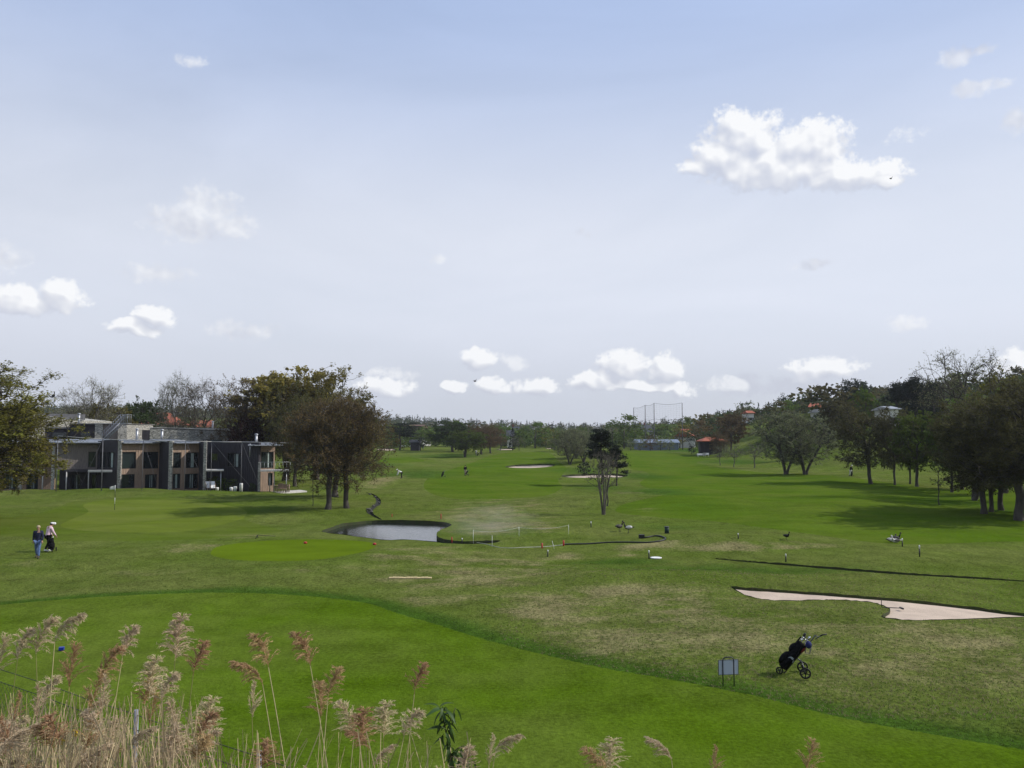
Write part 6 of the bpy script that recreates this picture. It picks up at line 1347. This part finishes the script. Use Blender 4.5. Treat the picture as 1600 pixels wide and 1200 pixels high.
for i in range(46):
    t = i / 45; q = 1 + t * 4; k = min(int(q), 4); c = pp[k].lerp(pp[k + 1], q - k); c = c + Vector((random.gauss(0, .008), random.gauss(0, .008), 0)); o = link('leaf', random.choice(lfm), rt, M_shootleaf); o.location = c; o.rotation_euler = (random.gauss(0, .3), random.uniform(-.6, .9), i * 2.4 + random.gauss(0, .3)); s_ = random.uniform(.7, 1.25); o.scale = (s_,) * 3
for a, b, c, d2 in ((697, 1145, 712, 1106), (704, 1180, 738, 1188), (704, 1180, 725, 1165)):
    A, B = P(a, b, d) - foot, P(c, d2, d) - foot; MB().tube([A, (A + B) / 2 + Vector((0, 0, .01)), B], .0025, 5).build('twig', M_shoot, rt)
    for i in range(7): o = link('leaf', random.choice(lfm), rt, M_shootleaf); o.location = A.lerp(B, .2 + i / 8); o.rotation_euler = (random.gauss(0, .3), random.uniform(-.4, .9), i * 2.2)
tag(rt, 'dark green leafy shoot rising among the reeds at the bottom', 'shoot')
M_yellow = mat('yellow_petals', (.75, .50, .02), .6)
for px, py, lb in ((113, 1146, 'bright yellow flower low in the reeds, right of two'), (97, 1160, 'small yellow flower low in the reeds, left of two')):
    c = P(px, py, 5.0); gz_ = float(H(c.x, 5.0)); rt = empty('flower', (c.x, 5.0, gz_)); MB().tube([(0, 0, 0), (.01, 0, c.z - gz_)], .003, 5).build('stem', M_reedgreen, rt)
    for i in range(6): a_ = i * 1.047; MB().ell((.014 * math.cos(a_) + .01, .004, c.z - gz_ + .014 * math.sin(a_)), (.010, .004, .010), 6, 4).build('petal', M_yellow, rt)
    tag(rt, lb, 'flower', 'yellow flowers in the reeds')
# wire fence behind the reeds
M_fencepost = mat('grey_fence_post', (.20, .21, .24), .6); M_wire = mat('dark_wire', (.04, .045, .04), .6)
fa, fb_ = P(213, 1117, 7.0), P(405, 1180, 6.1); dirf = Vector((fb_.x - fa.x, fb_.y - fa.y, 0)); sl = dirf.length; dirf.normalize(); zt = fa.z
fp = [Vector((fa.x, fa.y, 0)) + dirf * sl * k for k in (-3, -2, -1, 0, 1, 2)]
rt = empty('wire_fence', (fp[0].x, fp[0].y, float(H(fp[0].x, fp[0].y)))); o0 = rt.location.copy()
for q in fp[:2] + fp[3:]: g_ = float(H(q.x, q.y)); MB().tube([Vector((q.x, q.y, g_ - .1)) - o0, Vector((q.x, q.y, zt + .04)) - o0], .019, 10).build('post', M_fencepost, rt)
for dz in (0, -.12, -.9):
    w = MB()
    for a, b in zip(fp[:-1], fp[1:]): w.tube([Vector((a.x, a.y, zt + dz)) - o0, Vector(((a.x + b.x) / 2, (a.y + b.y) / 2, zt + dz - .01)) - o0, Vector((b.x, b.y, zt + dz)) - o0], .0035, 4, False)
    w.build('line_wire', M_wire, rt)
w = MB(); tot = sl * 5; st = .075; nn = int(tot / st)
for i in range(-14, nn):
    for s_ in (1, -1):
        u0 = i * st; H_ = 1.0; pts_ = []
        u1 = u0 + H_ * 1.0
        a_, b_ = (u0, u1) if s_ > 0 else (u1, u0); a2, b2 = max(min(a_, tot), 0), max(min(b_, tot), 0)
        if abs(a2 - b2) < .05: continue
        z_a = zt - .12 - H_ * abs((a2 - a_)) / H_; z_b = zt - .12 - H_ + H_ * abs(b2 - b_) / H_
        A = fp[0] + dirf * a2; B = fp[0] + dirf * b2; w.tube([Vector((A.x, A.y, z_a)) - o0, Vector((B.x, B.y, z_b)) - o0], .0014, 3, False, False)
o = w.build('mesh_wire', M_wire, rt); o['kind'] = 'stuff'; tag(rt, 'wire mesh fence on grey posts running through the reeds', 'fence')

# drifting sprinkler spray over the dry patch by the pond
def spray_mat():
    m = bpy.data.materials.new('water_spray'); m.use_nodes = True; nt = m.node_tree; nt.nodes.clear(); N = NT(nt)
    co = N.n('ShaderNodeTexCoord').outputs['Object']; ln = N.vm('LENGTH', co); nz = N.noise(co, 1.6, 3).outputs[0]
    den = N.math('MULTIPLY', N.math('MULTIPLY', N.ss(ln, 1.0, .15), N.ss(nz, .3, .7)), .035)
    v = N.n('ShaderNodeVolumePrincipled', {'Color': (.95, .95, .95, 1), 'Density': den}); o = N.n('ShaderNodeOutputMaterial'); nt.links.new(v.outputs[0], o.inputs['Volume']); return m
c = at(765, 838); o = MB().ell((0, 0, 0), (1, 1, 1), 16, 10).build('spray', spray_mat(), None, (c.x, c.y, .95)); o.scale = (4.2, 6.5, 1.5); tag(o, 'thin white sprinkler spray drifting over the dry patch right of the pond', 'spray', kind='stuff')

# air: a thin even haze over the whole course
hz_ = bpy.data.materials.new('air'); hz_.use_nodes = True; nt = hz_.node_tree; nt.nodes.clear(); N = NT(nt)
v = N.n('ShaderNodeVolumePrincipled', {'Color': (.86, .91, 1.0, 1), 'Density': .00012}); o_ = N.n('ShaderNodeOutputMaterial'); nt.links.new(v.outputs[0], o_.inputs['Volume'])
tag(MB().box((-1500, -60, -3), (1500, 1400, 75)).build('haze', hz_, None), 'faint pale haze in the air over the golf course', 'haze', kind='stuff')
